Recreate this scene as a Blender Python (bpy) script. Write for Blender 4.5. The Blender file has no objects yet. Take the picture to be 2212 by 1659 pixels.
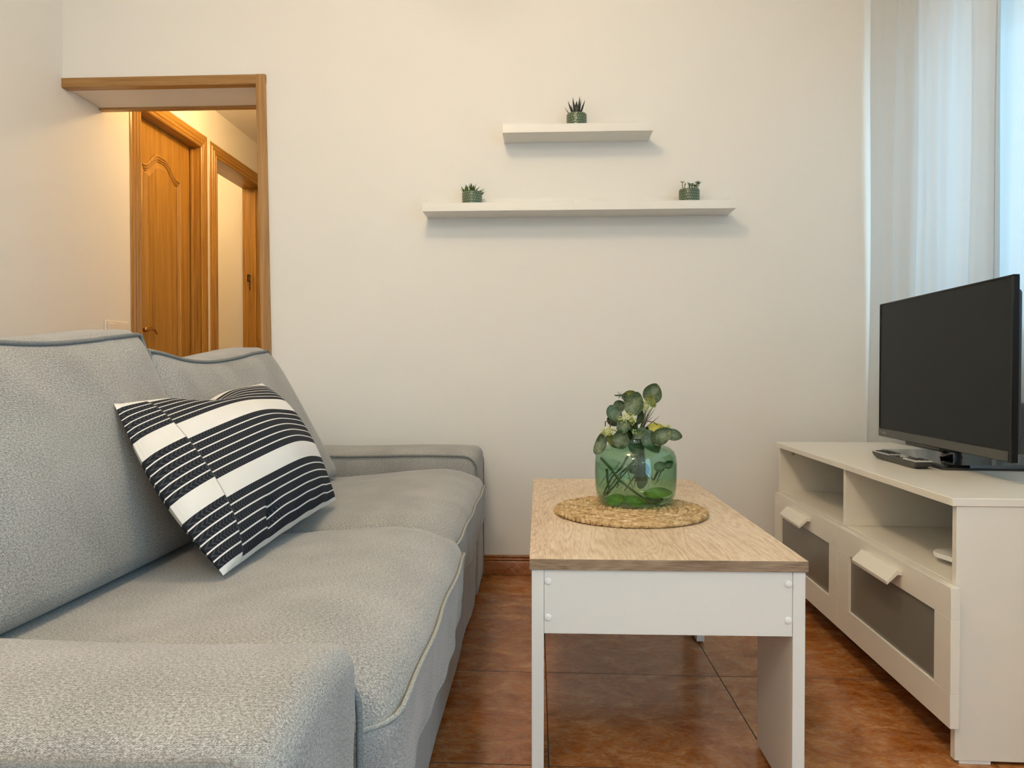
import bpy, bmesh, math, random
import numpy as np
from mathutils import Vector, Matrix
random.seed(7)
S = bpy.context.scene
COL = S.collection
PI = math.pi

# ------------------------------------------------------------------ camera, world, light, exposure
FPX = 1540.0
cam_d = bpy.data.cameras.new('camera'); cam = bpy.data.objects.new('camera', cam_d); COL.objects.link(cam)
cam_d.sensor_fit = 'HORIZONTAL'; cam_d.sensor_width = 36.0; cam_d.lens = 36.0 * FPX / 2212.0
cam_d.clip_start = 0.02
CAM = Vector((0, -2.74, .777))
cam.location = CAM
cam.rotation_euler = (math.radians(90) - math.atan(23.5 / FPX), 0, math.atan(71 / FPX))
S.camera = cam

S.view_settings.view_transform = 'Standard'
S.view_settings.look = 'None'
S.view_settings.gamma = 1.0
S.view_settings.use_curve_mapping = False
S.view_settings.exposure = 0.17

w = bpy.data.worlds.new('overcast_sky'); S.world = w; w.use_nodes = True
w.node_tree.nodes['Background'].inputs[0].default_value = (0.44, 0.76, 1.0, 1)
w.node_tree.nodes['Background'].inputs[1].default_value = 3.7

def area(name, loc, rot, sx, sy, energy=1, color=(1, 1, 1), portal=False):
    l = bpy.data.lights.new(name, 'AREA'); l.shape = 'RECTANGLE'; l.size = sx; l.size_y = sy
    l.energy = energy; l.color = color
    if portal: l.cycles.is_portal = True
    o = bpy.data.objects.new(name, l); COL.objects.link(o); o.location = loc; o.rotation_euler = rot
    return o
# window portals (guide sky light through the curtained window and the added rear one), facing into the room
area('window_portal', (1.60, -1.23, 1.42), (0, math.radians(90), 0), 1.2, 2.4, portal=True)
area('fill_window_portal', (1.60, -3.65, 1.25), (0, math.radians(90), 0), 2.4, 2.0, portal=True)

# ------------------------------------------------------------------ node helpers
def new_mat(name):
    m = bpy.data.materials.new(name); m.use_nodes = True
    nt = m.node_tree
    return m, nt, nt.nodes['Principled BSDF']
def N(nt, typ, **k):
    n = nt.nodes.new(typ)
    for a, b in k.items():
        if a.startswith('i_'):
            key = a[2:]
            key = int(key) if key.isdigit() else key
            n.inputs[key].default_value = b
        else: setattr(n, a, b)
    return n
def L(nt, a, b): nt.links.new(a, b)
def ramp(nt, fac, stops, interp='LINEAR'):
    r = nt.nodes.new('ShaderNodeValToRGB'); r.color_ramp.interpolation = interp
    e = r.color_ramp.elements
    while len(e) < len(stops): e.new(0.5)
    for i, (p, c) in enumerate(stops):
        e[i].position = p; e[i].color = (c[0], c[1], c[2], 1)
    L(nt, fac, r.inputs[0]); return r.outputs[0]
def math_n(nt, op, a, b=None, c=None):
    n = nt.nodes.new('ShaderNodeMath'); n.operation = op
    for i, v in enumerate((a, b, c)):
        if v is None: continue
        if isinstance(v, (int, float)): n.inputs[i].default_value = v
        else: L(nt, v, n.inputs[i])
    return n.outputs[0]
def coords(nt, kind='Object', scale=(1, 1, 1), rot=(0, 0, 0), loc=(0, 0, 0)):
    t = nt.nodes.new('ShaderNodeTexCoord'); m = nt.nodes.new('ShaderNodeMapping')
    m.inputs['Scale'].default_value = scale; m.inputs['Rotation'].default_value = rot; m.inputs['Location'].default_value = loc
    L(nt, t.outputs[kind], m.inputs['Vector']); return m.outputs[0]
def noise(nt, vec, scale, detail=3, rough=.5, dist=0.0):
    n = N(nt, 'ShaderNodeTexNoise'); L(nt, vec, n.inputs['Vector'])
    n.inputs['Scale'].default_value = scale; n.inputs['Detail'].default_value = detail
    n.inputs['Roughness'].default_value = rough; n.inputs['Distortion'].default_value = dist
    return n.outputs['Fac']
def bump(nt, p, h, strength=.3, dist=.001):
    b = N(nt, 'ShaderNodeBump'); b.inputs['Strength'].default_value = strength; b.inputs['Distance'].default_value = dist
    L(nt, h, b.inputs['Height']); L(nt, b.outputs[0], p.inputs['Normal'])

def plain(name, col, rough=.5, spec=.5, metal=0, grain=0.0, gscale=900, coat=0):
    m, nt, p = new_mat(name)
    p.inputs['Roughness'].default_value = rough; p.inputs['Metallic'].default_value = metal
    p.inputs['Specular IOR Level'].default_value = spec
    if coat: p.inputs['Coat Weight'].default_value = coat; p.inputs['Coat Roughness'].default_value = .05
    v = coords(nt)
    f = noise(nt, v, 14 if not grain else gscale, 2)
    k = max(grain, .015)
    L(nt, ramp(nt, f, [(.3, [c * (1 - k) for c in col]), (.7, [min(1, c * (1 + k)) for c in col])]), p.inputs['Base Color'])
    if grain: bump(nt, p, f, .15, .0006)
    return m

M = {}
# painted plaster
def plaster(name, col):
    m, nt, p = new_mat(name)
    v = coords(nt)
    big = noise(nt, v, 1.3, 3); fine = noise(nt, v, 260, 3, .6)
    L(nt, ramp(nt, big, [(.3, [c * .985 for c in col]), (.7, [min(1, c * 1.015) for c in col])]), p.inputs['Base Color'])
    p.inputs['Roughness'].default_value = .8; p.inputs['Specular IOR Level'].default_value = .25
    bump(nt, p, fine, .12, .0012)
    return m
M['wall'] = plaster('painted_plaster', (.84, .815, .77))
M['ceiling'] = plaster('ceiling_paint', (.86, .84, .80))
M['white_paint'] = plain('white_lacquer', (.83, .81, .76), .35, .4)
M['white_foil'] = plain('white_foil_board', (.82, .80, .75), .38, .45, grain=.02)
M['bench_white'] = plain('bench_white_foil', (.85, .805, .71), .32, .45, grain=.02)
M['cap_white'] = plain('white_plastic', (.88, .87, .84), .35)
M['switch'] = plain('switch_plastic', (.86, .80, .70), .25, .6)
M['black_gloss'] = plain('glossy_black_plastic', (.008, .008, .009), .06, .6, coat=.6)
M['bezel_black'] = plain('black_bezel_plastic', (.006, .006, .007), .22, .25)
M['black_satin'] = plain('satin_black_plastic', (.03, .03, .028), .35, .5)
M['tv_bezel_grey'] = plain('dark_grey_bezel_strip', (.055, .055, .047), .22, .5)
M['tv_back'] = plain('dark_grey_housing', (.045, .052, .055), .5, .4)
M['logo'] = plain('grey_print', (.35, .35, .34), .4)
M['silver'] = plain('silver_plastic', (.55, .55, .52), .3, .6, metal=.3)
M['brass'] = plain('aged_brass', (.55, .30, .10), .25, .5, metal=.9)
M['dark_metal'] = plain('dark_metal', (.03, .025, .02), .35, .5, metal=.7)
M['grey_glass'] = plain('grey_frosted_glass', (.19, .18, .15), .25, .5)
M['seam'] = plain('bright_edge_band', (.88, .86, .80), .3)

# tv screen
m, nt, p = new_mat('matte_tv_screen')
p.inputs['Base Color'].default_value = (.013, .017, .019, 1); p.inputs['Roughness'].default_value = .42
p.inputs['Specular IOR Level'].default_value = .14
bump(nt, p, noise(nt, coords(nt), 2500, 1), .05, .0003)
M['screen'] = m

# honey oak
def oak(name, c1, c2, c3, axis=2, rough=.32, scale=1.0):
    m, nt, p = new_mat(name)
    sc = [45 * scale, 45 * scale, 45 * scale]; sc[axis] = 1.6 * scale
    v = coords(nt, scale=tuple(sc))
    sc2 = [160 * scale] * 3; sc2[axis] = 5 * scale
    v2 = coords(nt, scale=tuple(sc2))
    a = noise(nt, v, 1.0, 4, .6, .6); b = noise(nt, v2, 1.0, 3, .6)
    f = math_n(nt, 'ADD', math_n(nt, 'MULTIPLY', a, .6), math_n(nt, 'MULTIPLY', b, .4))
    L(nt, ramp(nt, f, [(.32, c1), (.5, c2), (.68, c3)]), p.inputs['Base Color'])
    p.inputs['Roughness'].default_value = rough
    bump(nt, p, b, .15, .0008)
    return m
M['oak_v'] = oak('honey_oak_upright', (.25, .115, .018), (.40, .205, .038), (.50, .28, .065), 2)
M['oak_h'] = oak('honey_oak_level', (.25, .115, .018), (.40, .205, .038), (.50, .28, .065), 1)
M['trim_v'] = oak('oak_strip_upright', (.27, .13, .035), (.40, .21, .07), (.50, .29, .11), 2, .4)
M['trim_h'] = oak('oak_strip_level', (.27, .13, .035), (.38, .20, .06), (.50, .29, .11), 0, .4)

# light sonoma oak tabletop
def sonoma(name, c1, c2, c3, axis):
    m, nt, p = new_mat(name)
    sc = [7.5, 7.5, 7.5]; sc[axis] = 1.5
    v = coords(nt, scale=tuple(sc), rot=(0, 0, 0.10))
    if axis == 1:
        tc_ = N(nt, 'ShaderNodeTexCoord'); sx_ = N(nt, 'ShaderNodeSeparateXYZ'); L(nt, tc_.outputs['Object'], sx_.inputs[0])
        cm = N(nt, 'ShaderNodeCombineXYZ'); L(nt, math_n(nt, 'MULTIPLY', math_n(nt, 'LESS_THAN', sx_.outputs[0], -.2325), 7.0), cm.inputs[1])
        va_ = N(nt, 'ShaderNodeVectorMath', operation='ADD'); L(nt, v, va_.inputs[0]); L(nt, cm.outputs[0], va_.inputs[1]); v = va_.outputs[0]
    sc2 = [420.0] * 3; sc2[axis] = 26
    v2 = coords(nt, scale=tuple(sc2))
    n1 = noise(nt, v, 1.0, 2, .5, 1.1)
    wv = math_n(nt, 'SINE', math_n(nt, 'MULTIPLY', n1, 150.0))
    n2 = noise(nt, v2, 1.0, 3, .65, .3)
    n3 = noise(nt, coords(nt, scale=(3, 1.2, 3)), 1.6, 3)
    f = math_n(nt, 'ADD', math_n(nt, 'MULTIPLY', wv, .040), math_n(nt, 'MULTIPLY', n2, .55))
    f = math_n(nt, 'ADD', f, math_n(nt, 'MULTIPLY', n3, .42))
    L(nt, ramp(nt, f, [(.34, c1), (.48, c2), (.60, c3)]), p.inputs['Base Color'])
    p.inputs['Roughness'].default_value = .42; p.inputs['Specular IOR Level'].default_value = .4
    bump(nt, p, n2, .25, .0008)
    return m
M['sonoma'] = sonoma('light_sonoma_oak', (.46, .31, .20), (.66, .50, .335), (.78, .64, .47), 1)
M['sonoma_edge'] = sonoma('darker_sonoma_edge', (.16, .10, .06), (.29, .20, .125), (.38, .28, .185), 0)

# sofa weave, uv in metres
def fabric(name, dark, light, row=760.0):
    m, nt, p = new_mat(name)
    t = N(nt, 'ShaderNodeUVMap')
    sp = N(nt, 'ShaderNodeSeparateXYZ'); L(nt, t.outputs[0], sp.inputs[0])
    u, v = sp.outputs[0], sp.outputs[1]
    zig = math_n(nt, 'SINE', math_n(nt, 'MULTIPLY', u, 2 * PI * 330))
    rows = math_n(nt, 'SINE', math_n(nt, 'ADD', math_n(nt, 'MULTIPLY', v, 2 * PI * row), math_n(nt, 'MULTIPLY', zig, .8)))
    mp = N(nt, 'ShaderNodeMapping'); mp.inputs['Scale'].default_value = (620, 1050, 1); L(nt, t.outputs[0], mp.inputs[0])
    fl = noise(nt, mp.outputs[0], 1.0, 2, .6)
    mp2 = N(nt, 'ShaderNodeMapping'); mp2.inputs['Scale'].default_value = (250, 430, 1); L(nt, t.outputs[0], mp2.inputs[0])
    fl2 = noise(nt, mp2.outputs[0], 1.0, 2, .6)
    fl = math_n(nt, 'ADD', math_n(nt, 'MULTIPLY', fl, .6), math_n(nt, 'MULTIPLY', fl2, .4))
    mid = noise(nt, coords(nt), 9, 3)
    f = math_n(nt, 'ADD', math_n(nt, 'MULTIPLY', fl, .86), math_n(nt, 'MULTIPLY', rows, .085))
    f = math_n(nt, 'ADD', f, math_n(nt, 'MULTIPLY', mid, .10))
    L(nt, ramp(nt, f, [(.40, dark), (.60, light)]), p.inputs['Base Color'])
    p.inputs['Roughness'].default_value = .95; p.inputs['Specular IOR Level'].default_value = .15
    p.inputs['Sheen Weight'].default_value = .25; p.inputs['Sheen Roughness'].default_value = .5
    bump(nt, p, f, .35, .0008)
    return m
M['fabric'] = fabric('grey_woven_fabric', (.130, .127, .121), (.61, .585, .54))
M['pipe'] = plain('grey_piping_cord', (.22, .225, .22), .95, .1, grain=.35, gscale=700)
M['pipe_light'] = plain('light_hem_cord', (.34, .34, .31), .95, .1, grain=.35, gscale=700)

# floor tile, uv in tile units
def tile_mat(name, grout=True):
    m, nt, p = new_mat(name)
    t = N(nt, 'ShaderNodeUVMap')
    sp = N(nt, 'ShaderNodeSeparateXYZ'); L(nt, t.outputs[0], sp.inputs[0])
    fu = math_n(nt, 'FLOOR', sp.outputs[0]); fv = math_n(nt, 'FLOOR', sp.outputs[1])
    cb = N(nt, 'ShaderNodeCombineXYZ'); L(nt, fu, cb.inputs[0]); L(nt, fv, cb.inputs[1])
    wn = N(nt, 'ShaderNodeTexWhiteNoise'); L(nt, cb.outputs[0], wn.inputs['Vector'])
    va = N(nt, 'ShaderNodeVectorMath', operation='MULTIPLY_ADD')
    L(nt, wn.outputs['Color'], va.inputs[0]); va.inputs[1].default_value = (30, 30, 30); L(nt, t.outputs[0], va.inputs[2])
    mp = N(nt, 'ShaderNodeMapping'); mp.inputs['Scale'].default_value = (2.0, 3.0, 1); L(nt, va.outputs[0], mp.inputs[0])
    n1 = noise(nt, mp.outputs[0], 1.6, 6, .62, 1.2)
    n2 = noise(nt, mp.outputs[0], 7.0, 8, .72, 1.6)
    vein = math_n(nt, 'POWER', math_n(nt, 'SUBTRACT', 1.0, math_n(nt, 'ABSOLUTE', math_n(nt, 'MULTIPLY', math_n(nt, 'SUBTRACT', noise(nt, mp.outputs[0], 2.6, 7, .68, 1.0), .5), 9.0))), 3.0)
    vein = math_n(nt, 'MAXIMUM', vein, 0.0)
    f = math_n(nt, 'ADD', math_n(nt, 'MULTIPLY', n1, .55), math_n(nt, 'MULTIPLY', n2, .45))
    base = ramp(nt, f, [(.34, (.16, .040, .007)), (.45, (.33, .100, .020)), (.54, (.44, .165, .042)), (.64, (.62, .33, .15))])
    mx = N(nt, 'ShaderNodeMix', data_type='RGBA'); L(nt, math_n(nt, 'MULTIPLY', vein, .35), mx.inputs[0])
    L(nt, base, mx.inputs[6]); mx.inputs[7].default_value = (.48, .30, .17, 1)
    out = mx.outputs[2]
    if grout:
        def line(c):
            fr = math_n(nt, 'FRACT', math_n(nt, 'ADD', c, .5))
            return math_n(nt, 'LESS_THAN', math_n(nt, 'ABSOLUTE', math_n(nt, 'SUBTRACT', fr, .5)), .0032)
        g = math_n(nt, 'MAXIMUM', line(sp.outputs[0]), line(sp.outputs[1]))
        m2 = N(nt, 'ShaderNodeMix', data_type='RGBA'); L(nt, g, m2.inputs[0]); L(nt, out, m2.inputs[6]); m2.inputs[7].default_value = (.05, .035, .022, 1)
        out = m2.outputs[2]
        bh = math_n(nt, 'SUBTRACT', math_n(nt, 'MULTIPLY', n2, .25), g)
        L(nt, math_n(nt, 'ADD', math_n(nt, 'MULTIPLY', g, .5), .17), p.inputs['Roughness'])
        bump(nt, p, bh, .25, .0015)
    else: p.inputs['Roughness'].default_value = .25
    L(nt, out, p.inputs['Base Color'])
    p.inputs['Specular IOR Level'].default_value = .5
    return m
M['tile'] = tile_mat('rust_brown_ceramic_tile'); M['tile_skirt'] = tile_mat('rust_brown_skirting_tile', False)

# sheer voile
m, nt, p = new_mat('white_voile')
out = nt.nodes['Material Output']
tr = N(nt, 'ShaderNodeBsdfTranslucent'); df = N(nt, 'ShaderNodeBsdfDiffuse'); tp = N(nt, 'ShaderNodeBsdfTransparent')
tr.inputs[0].default_value = (.41, .455, .475, 1); df.inputs[0].default_value = (.90, .89, .86, 1); tp.inputs[0].default_value = (1, 1, 1, 1)
wv = noise(nt, coords(nt, scale=(1, 1, .05)), 60, 2)
mx1 = N(nt, 'ShaderNodeMixShader'); mx1.inputs[0].default_value = .58; L(nt, tr.outputs[0], mx1.inputs[1]); L(nt, df.outputs[0], mx1.inputs[2])
mx2 = N(nt, 'ShaderNodeMixShader'); L(nt, math_n(nt, 'ADD', math_n(nt, 'MULTIPLY', wv, .04), .935), mx2.inputs[0]); L(nt, tp.outputs[0], mx2.inputs[1]); L(nt, mx1.outputs[0], mx2.inputs[2])
L(nt, mx2.outputs[0], out.inputs['Surface'])
M['voile'] = m

# window pane and vase glass: thin clear / green-tinted glass
def thin_glass(name, tint, edge, gl=.06):
    m, nt, p = new_mat(name)
    out = nt.nodes['Material Output']
    t = N(nt, 'ShaderNodeBsdfTransparent'); g = N(nt, 'ShaderNodeBsdfGlossy'); g.inputs['Roughness'].default_value = .02
    lw = N(nt, 'ShaderNodeLayerWeight'); lw.inputs['Blend'].default_value = .35
    L(nt, ramp(nt, lw.outputs['Facing'], [(.0, tint), (.55, tint), (1, edge)]), t.inputs[0])
    l2 = N(nt, 'ShaderNodeLayerWeight'); l2.inputs['Blend'].default_value = .5
    sch = math_n(nt, 'ADD', math_n(nt, 'MULTIPLY', math_n(nt, 'POWER', l2.outputs['Facing'], 5.0), .7), .07)
    mx = N(nt, 'ShaderNodeMixShader'); L(nt, sch, mx.inputs[0]); L(nt, t.outputs[0], mx.inputs[1]); L(nt, g.outputs[0], mx.inputs[2])
    L(nt, mx.outputs[0], out.inputs['Surface'])
    return m
M['pane'] = thin_glass('window_glass', (.97, .98, .98), (.8, .85, .85))
M['vase'] = thin_glass('green_tinted_glass', (.745, .875, .775), (.44, .62, .50))
M['vase_base'] = thin_glass('thick_green_glass', (.6, .76, .6), (.3, .45, .35))

# leaves
def leafy(name, c1, c2, rough=.5):
    m, nt, p = new_mat(name)
    v = coords(nt)
    f = noise(nt, v, 90, 4, .65, .5)
    uvn = N(nt, 'ShaderNodeUVMap'); su = N(nt, 'ShaderNodeSeparateXYZ'); L(nt, uvn.outputs[0], su.inputs[0])
    dv_ = math_n(nt, 'ABSOLUTE', math_n(nt, 'SUBTRACT', su.outputs[1], .5)); du_ = math_n(nt, 'ABSOLUTE', math_n(nt, 'SUBTRACT', su.outputs[0], .5))
    ed = math_n(nt, 'MAXIMUM', dv_, du_)
    vn = math_n(nt, 'ABSOLUTE', math_n(nt, 'SINE', math_n(nt, 'MULTIPLY', math_n(nt, 'SUBTRACT', su.outputs[0], math_n(nt, 'MULTIPLY', dv_, .5)), 26.0)))
    f = math_n(nt, 'ADD', math_n(nt, 'SUBTRACT', math_n(nt, 'ADD', f, .22), math_n(nt, 'MULTIPLY', ed, .55)), math_n(nt, 'MULTIPLY', math_n(nt, 'POWER', vn, 8.0), -.05))
    L(nt, ramp(nt, f, [(.40, c1), (.74, c2)]), p.inputs['Base Color'])
    p.inputs['Roughness'].default_value = rough
    p.inputs['Subsurface Weight'].default_value = 0
    return m
M['leaf'] = leafy('grey_green_leaf', (.030, .062, .012), (.15, .195, .12))
M['leaf_dark'] = leafy('dark_green_leaf', (.025, .05, .015), (.07, .11, .05))
M['leaf_olive'] = leafy('olive_leaf', (.13, .15, .02), (.24, .25, .05))
M['leaf_yellow'] = leafy('yellow_green_leaf', (.38, .34, .03), (.52, .46, .07))
M['leaf_bright'] = leafy('bright_green_leaf', (.10, .22, .02), (.22, .36, .06))
M['stem'] = leafy('green_stem', (.06, .10, .02), (.12, .17, .05))
M['stem_brown'] = leafy('brown_stem', (.07, .045, .02), (.12, .08, .03))
M['blossom'] = plain('pale_yellow_bud', (.56, .60, .20), .6)
M['succ_black'] = leafy('blackish_green_leaf', (.006, .012, .007), (.02, .035, .02), .4)
M['succ_green'] = leafy('fresh_green_leaf', (.05, .10, .015), (.16, .24, .05), .45)
M['soil'] = plain('dark_soil', (.04, .03, .02), .95, .1, grain=.4)

# dimpled green pot: uv around / up
m, nt, p = new_mat('dimpled_green_glaze')
t = N(nt, 'ShaderNodeUVMap'); sp = N(nt, 'ShaderNodeSeparateXYZ'); L(nt, t.outputs[0], sp.inputs[0])
r_ = math_n(nt, 'MULTIPLY', sp.outputs[1], 7.0); fr_ = math_n(nt, 'FLOOR', r_)
uu = math_n(nt, 'ADD', math_n(nt, 'MULTIPLY', sp.outputs[0], 26.0), math_n(nt, 'MULTIPLY', math_n(nt, 'MODULO', fr_, 2.0), .5))
du = math_n(nt, 'SUBTRACT', math_n(nt, 'FRACT', uu), .5); dv = math_n(nt, 'SUBTRACT', math_n(nt, 'FRACT', r_), .5)
dd = math_n(nt, 'SQRT', math_n(nt, 'ADD', math_n(nt, 'MULTIPLY', du, du), math_n(nt, 'MULTIPLY', dv, dv)))
L(nt, ramp(nt, dd, [(.12, (.20, .25, .16)), (.38, (.085, .125, .075)), (.6, (.07, .105, .06))]), p.inputs['Base Color'])
p.inputs['Roughness'].default_value = .22
bump(nt, p, math_n(nt, 'MULTIPLY', dd, -1.0), .6, .0015)
M['pot'] = m

# woven mat
m, nt, p = new_mat('dried_water_hyacinth')
v = coords(nt)
f = noise(nt, coords(nt, scale=(1, 1, 2)), 55, 4, .6, .6)
L(nt, ramp(nt, f, [(.32, (.26, .14, .045)), (.5, (.52, .34, .15)), (.68, (.74, .58, .36))]), p.inputs['Base Color'])
p.inputs['Roughness'].default_value = .6
bump(nt, p, noise(nt, coords(nt), 500, 2), .3, .001)
M['straw'] = m

# striped pillow cotton: uv 0..1 (u along stripes, v from bottom to top)
m, nt, p = new_mat('striped_cotton')
t = N(nt, 'ShaderNodeUVMap'); sp = N(nt, 'ShaderNodeSeparateXYZ'); L(nt, t.outputs[0], sp.inputs[0])
u, v = sp.outputs[0], sp.outputs[1]
left = math_n(nt, 'LESS_THAN', u, .105)
vv = math_n(nt, 'ADD', v, math_n(nt, 'MULTIPLY', left, -.016))
def inside(a, b): return math_n(nt, 'MULTIPLY', math_n(nt, 'GREATER_THAN', vv, a), math_n(nt, 'LESS_THAN', vv, b))
groups = [(.015, .275), (.375, .630), (.735, .945)]
dark = None
for a, b in groups:
    per = (b - a + .008) / 6
    ph = math_n(nt, 'FRACT', math_n(nt, 'DIVIDE', math_n(nt, 'SUBTRACT', vv, a), per))
    band = math_n(nt, 'MULTIPLY', inside(a, b), math_n(nt, 'LESS_THAN', ph, .84))
    dark = band if dark is None else math_n(nt, 'MAXIMUM', dark, band)
    hh = math_n(nt, 'MULTIPLY', band, math_n(nt, 'ABSOLUTE', math_n(nt, 'SUBTRACT', ph, .42)))
    hz = hh if a == .015 else math_n(nt, 'ADD', hz, hh)
# herringbone thread inside the dark bands
hr = math_n(nt, 'SINE', math_n(nt, 'ADD', math_n(nt, 'MULTIPLY', u, 2 * PI * 85), math_n(nt, 'MULTIPLY', hz, -12.0)))
dk = ramp(nt, hr, [(.45, (.016, .018, .024)), (.95, (.06, .062, .07))])
wn_ = noise(nt, coords(nt), 6, 3)
wh = ramp(nt, wn_, [(.3, (.74, .71, .66)), (.7, (.82, .80, .77))])
mx = N(nt, 'ShaderNodeMix', data_type='RGBA'); L(nt, dark, mx.inputs[0]); L(nt, wh, mx.inputs[6]); L(nt, dk, mx.inputs[7])
# overlap seam
seam = math_n(nt, 'LESS_THAN', math_n(nt, 'ABSOLUTE', math_n(nt, 'SUBTRACT', u, .105)), .0018)
m2 = N(nt, 'ShaderNodeMix', data_type='RGBA'); L(nt, math_n(nt, 'MULTIPLY', seam, .5), m2.inputs[0]); L(nt, mx.outputs[2], m2.inputs[6]); m2.inputs[7].default_value = (.1, .1, .1, 1)
L(nt, m2.outputs[2], p.inputs['Base Color'])
p.inputs['Roughness'].default_value = .9; p.inputs['Specular IOR Level'].default_value = .15
ribs = math_n(nt, 'SINE', math_n(nt, 'MULTIPLY', u, 2 * PI * 260))
bump(nt, p, math_n(nt, 'ADD', math_n(nt, 'MULTIPLY', ribs, .3), math_n(nt, 'MULTIPLY', dark, math_n(nt, 'ADD', math_n(nt, 'MULTIPLY', hr, .4), .8))), .35, .001)
M['stripe'] = m

# ------------------------------------------------------------------ mesh helpers
class MB:
    def __init__(s): s.v = []; s.f = []; s.uv = []; s.mi = []
    def add(s, vs, fs, uvs=None, mi=0):
        o = len(s.v); s.v += [tuple(x) for x in vs]
        for k, f in enumerate(fs):
            s.f.append([i + o for i in f]); s.mi.append(mi)
            s.uv.append(uvs[k] if uvs else None)
    def box(s, x0, x1, y0, y1, z0, z1, mi=0):
        x0, x1 = sorted((x0, x1)); y0, y1 = sorted((y0, y1)); z0, z1 = sorted((z0, z1))
        s.add([(x0, y0, z0), (x1, y0, z0), (x1, y1, z0), (x0, y1, z0), (x0, y0, z1), (x1, y0, z1), (x1, y1, z1), (x0, y1, z1)],
              [(0, 3, 2, 1), (4, 5, 6, 7), (0, 1, 5, 4), (1, 2, 6, 5), (2, 3, 7, 6), (3, 0, 4, 7)], mi=mi); return s
    def prism(s, poly, axis, a, b, mi=0):
        # poly: 2-D points in the two remaining axes (xyz order), extruded along axis from a to b
        n = len(poly)
        def P(q, t):
            c = list(q); c.insert(axis, t); return tuple(c)
        vs = [P(q, a) for q in poly] + [P(q, b) for q in poly]
        fs = [list(range(n))[::-1], list(range(n, 2 * n))] + [(i, (i + 1) % n, n + (i + 1) % n, n + i) for i in range(n)]
        s.add(vs, fs, mi=mi); return s
    def grid(s, fn, nu, nv, closed_u=False, uvfn=None, mi=0, flip=False):
        vs = []; 
        cu = nu if closed_u else nu + 1
        for j in range(nv + 1):
            for i in range(cu): vs.append(fn(i / nu, j / nv))
        fs = []; uv = []
        for j in range(nv):
            for i in range(nu):
                a = j * cu + i; b = j * cu + (i + 1) % cu; c = (j + 1) * cu + (i + 1) % cu; d = (j + 1) * cu + i
                f = [a, b, c, d]; q = [(i / nu, j / nv), ((i + 1) / nu, j / nv), ((i + 1) / nu, (j + 1) / nv), (i / nu, (j + 1) / nv)]
                if flip: f = f[::-1]; q = q[::-1]
                fs.append(f); uv.append([uvfn(*x) for x in q] if uvfn else q)
        s.add(vs, fs, uv, mi); return s
    def tube(s, pts, r, n=8, rend=None, mi=0):
        pts = [Vector(q) for q in pts]; rs = r if isinstance(r, (list, tuple)) else [r] * len(pts)
        if rend is not None: rs = [r + (rend - r) * i / (len(pts) - 1) for i in range(len(pts))]
        vs = []; up = None
        for i, q in enumerate(pts):
            t = (pts[min(i + 1, len(pts) - 1)] - pts[max(i - 1, 0)]).normalized()
            if up is None:
                up = t.orthogonal().normalized()
            up = (up - t * up.dot(t));
            if up.length < 1e-6: up = t.orthogonal()
            up.normalize(); sd = t.cross(up)
            for k in range(n):
                a = 2 * PI * k / n; vs.append(q + (up * math.cos(a) + sd * math.sin(a)) * rs[i])
        fs = []
        for i in range(len(pts) - 1):
            for k in range(n):
                fs.append((i * n + k, i * n + (k + 1) % n, (i + 1) * n + (k + 1) % n, (i + 1) * n + k))
        fs.append(list(range(n))[::-1]); fs.append([(len(pts) - 1) * n + k for k in range(n)])
        s.add(vs, fs, mi=mi); return s
    def lathe(s, prof, n=48, c=(0, 0, 0), mi=0, cap=False):
        s.grid(lambda u, v: (c[0] + prof_at(prof, v)[0] * math.cos(2 * PI * u), c[1] + prof_at(prof, v)[0] * math.sin(2 * PI * u), c[2] + prof_at(prof, v)[1]),
               n, len(prof) - 1, True, mi=mi)
        if cap:
            o = len(s.v) - n * len(prof)
            s.f.append([o + k for k in range(n)][::-1]); s.mi.append(mi); s.uv.append(None)
            s.f.append([o + (len(prof) - 1) * n + k for k in range(n)]); s.mi.append(mi); s.uv.append(None)
        return s
    def sphere(s, c, r, nu=10, nv=6, sc=(1, 1, 1), mat=None, mi=0):
        c = Vector(c)
        def fn(u, v):
            a = 2 * PI * u; b = PI * (v - .5) * .999
            q = Vector((r * sc[0] * math.cos(b) * math.cos(a), r * sc[1] * math.cos(b) * math.sin(a), r * sc[2] * math.sin(b)))
            if mat: q = mat @ q
            return c + q
        s.grid(fn, nu, nv, True, mi=mi); return s
    def build(s, name, mats, parent=None, smooth=False, bevel=0, uv_scale=True, seg=2):
        me = bpy.data.meshes.new(name); me.from_pydata(s.v, [], s.f)
        if not isinstance(mats, (list, tuple)): mats = [mats]
        for m_ in mats: me.materials.append(m_)
        me.polygons.foreach_set('material_index', s.mi)
        uvl = me.uv_layers.new(name='UVMap')
        for p_ in me.polygons:
            q = s.uv[p_.index]
            if q: 
                for k, li in enumerate(p_.loop_indices): uvl.data[li].uv = q[k]
            else:
                nrm = p_.normal; ax = max(range(3), key=lambda i: abs(nrm[i]))
                o_ = [i for i in range(3) if i != ax]
                for li in p_.loop_indices:
                    co = me.vertices[me.loops[li].vertex_index].co; uvl.data[li].uv = (co[o_[0]], co[o_[1]])
        if smooth: me.polygons.foreach_set('use_smooth', [True] * len(me.polygons))
        me.update()
        ob = bpy.data.objects.new(name, me); COL.objects.link(ob)
        if parent: ob.parent = parent
        if bevel:
            b = ob.modifiers.new('bevel', 'BEVEL'); b.width = bevel; b.segments = seg; b.limit_method = 'ANGLE'; b.angle_limit = math.radians(40)
            b.harden_normals = False
            for p_ in me.polygons: p_.use_smooth = True
            me.set_sharp_from_angle(angle=math.radians(40)) if hasattr(me, 'set_sharp_from_angle') else None
        elif smooth and hasattr(me, 'set_sharp_from_angle'): me.set_sharp_from_angle(angle=math.radians(55))
        return ob
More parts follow.
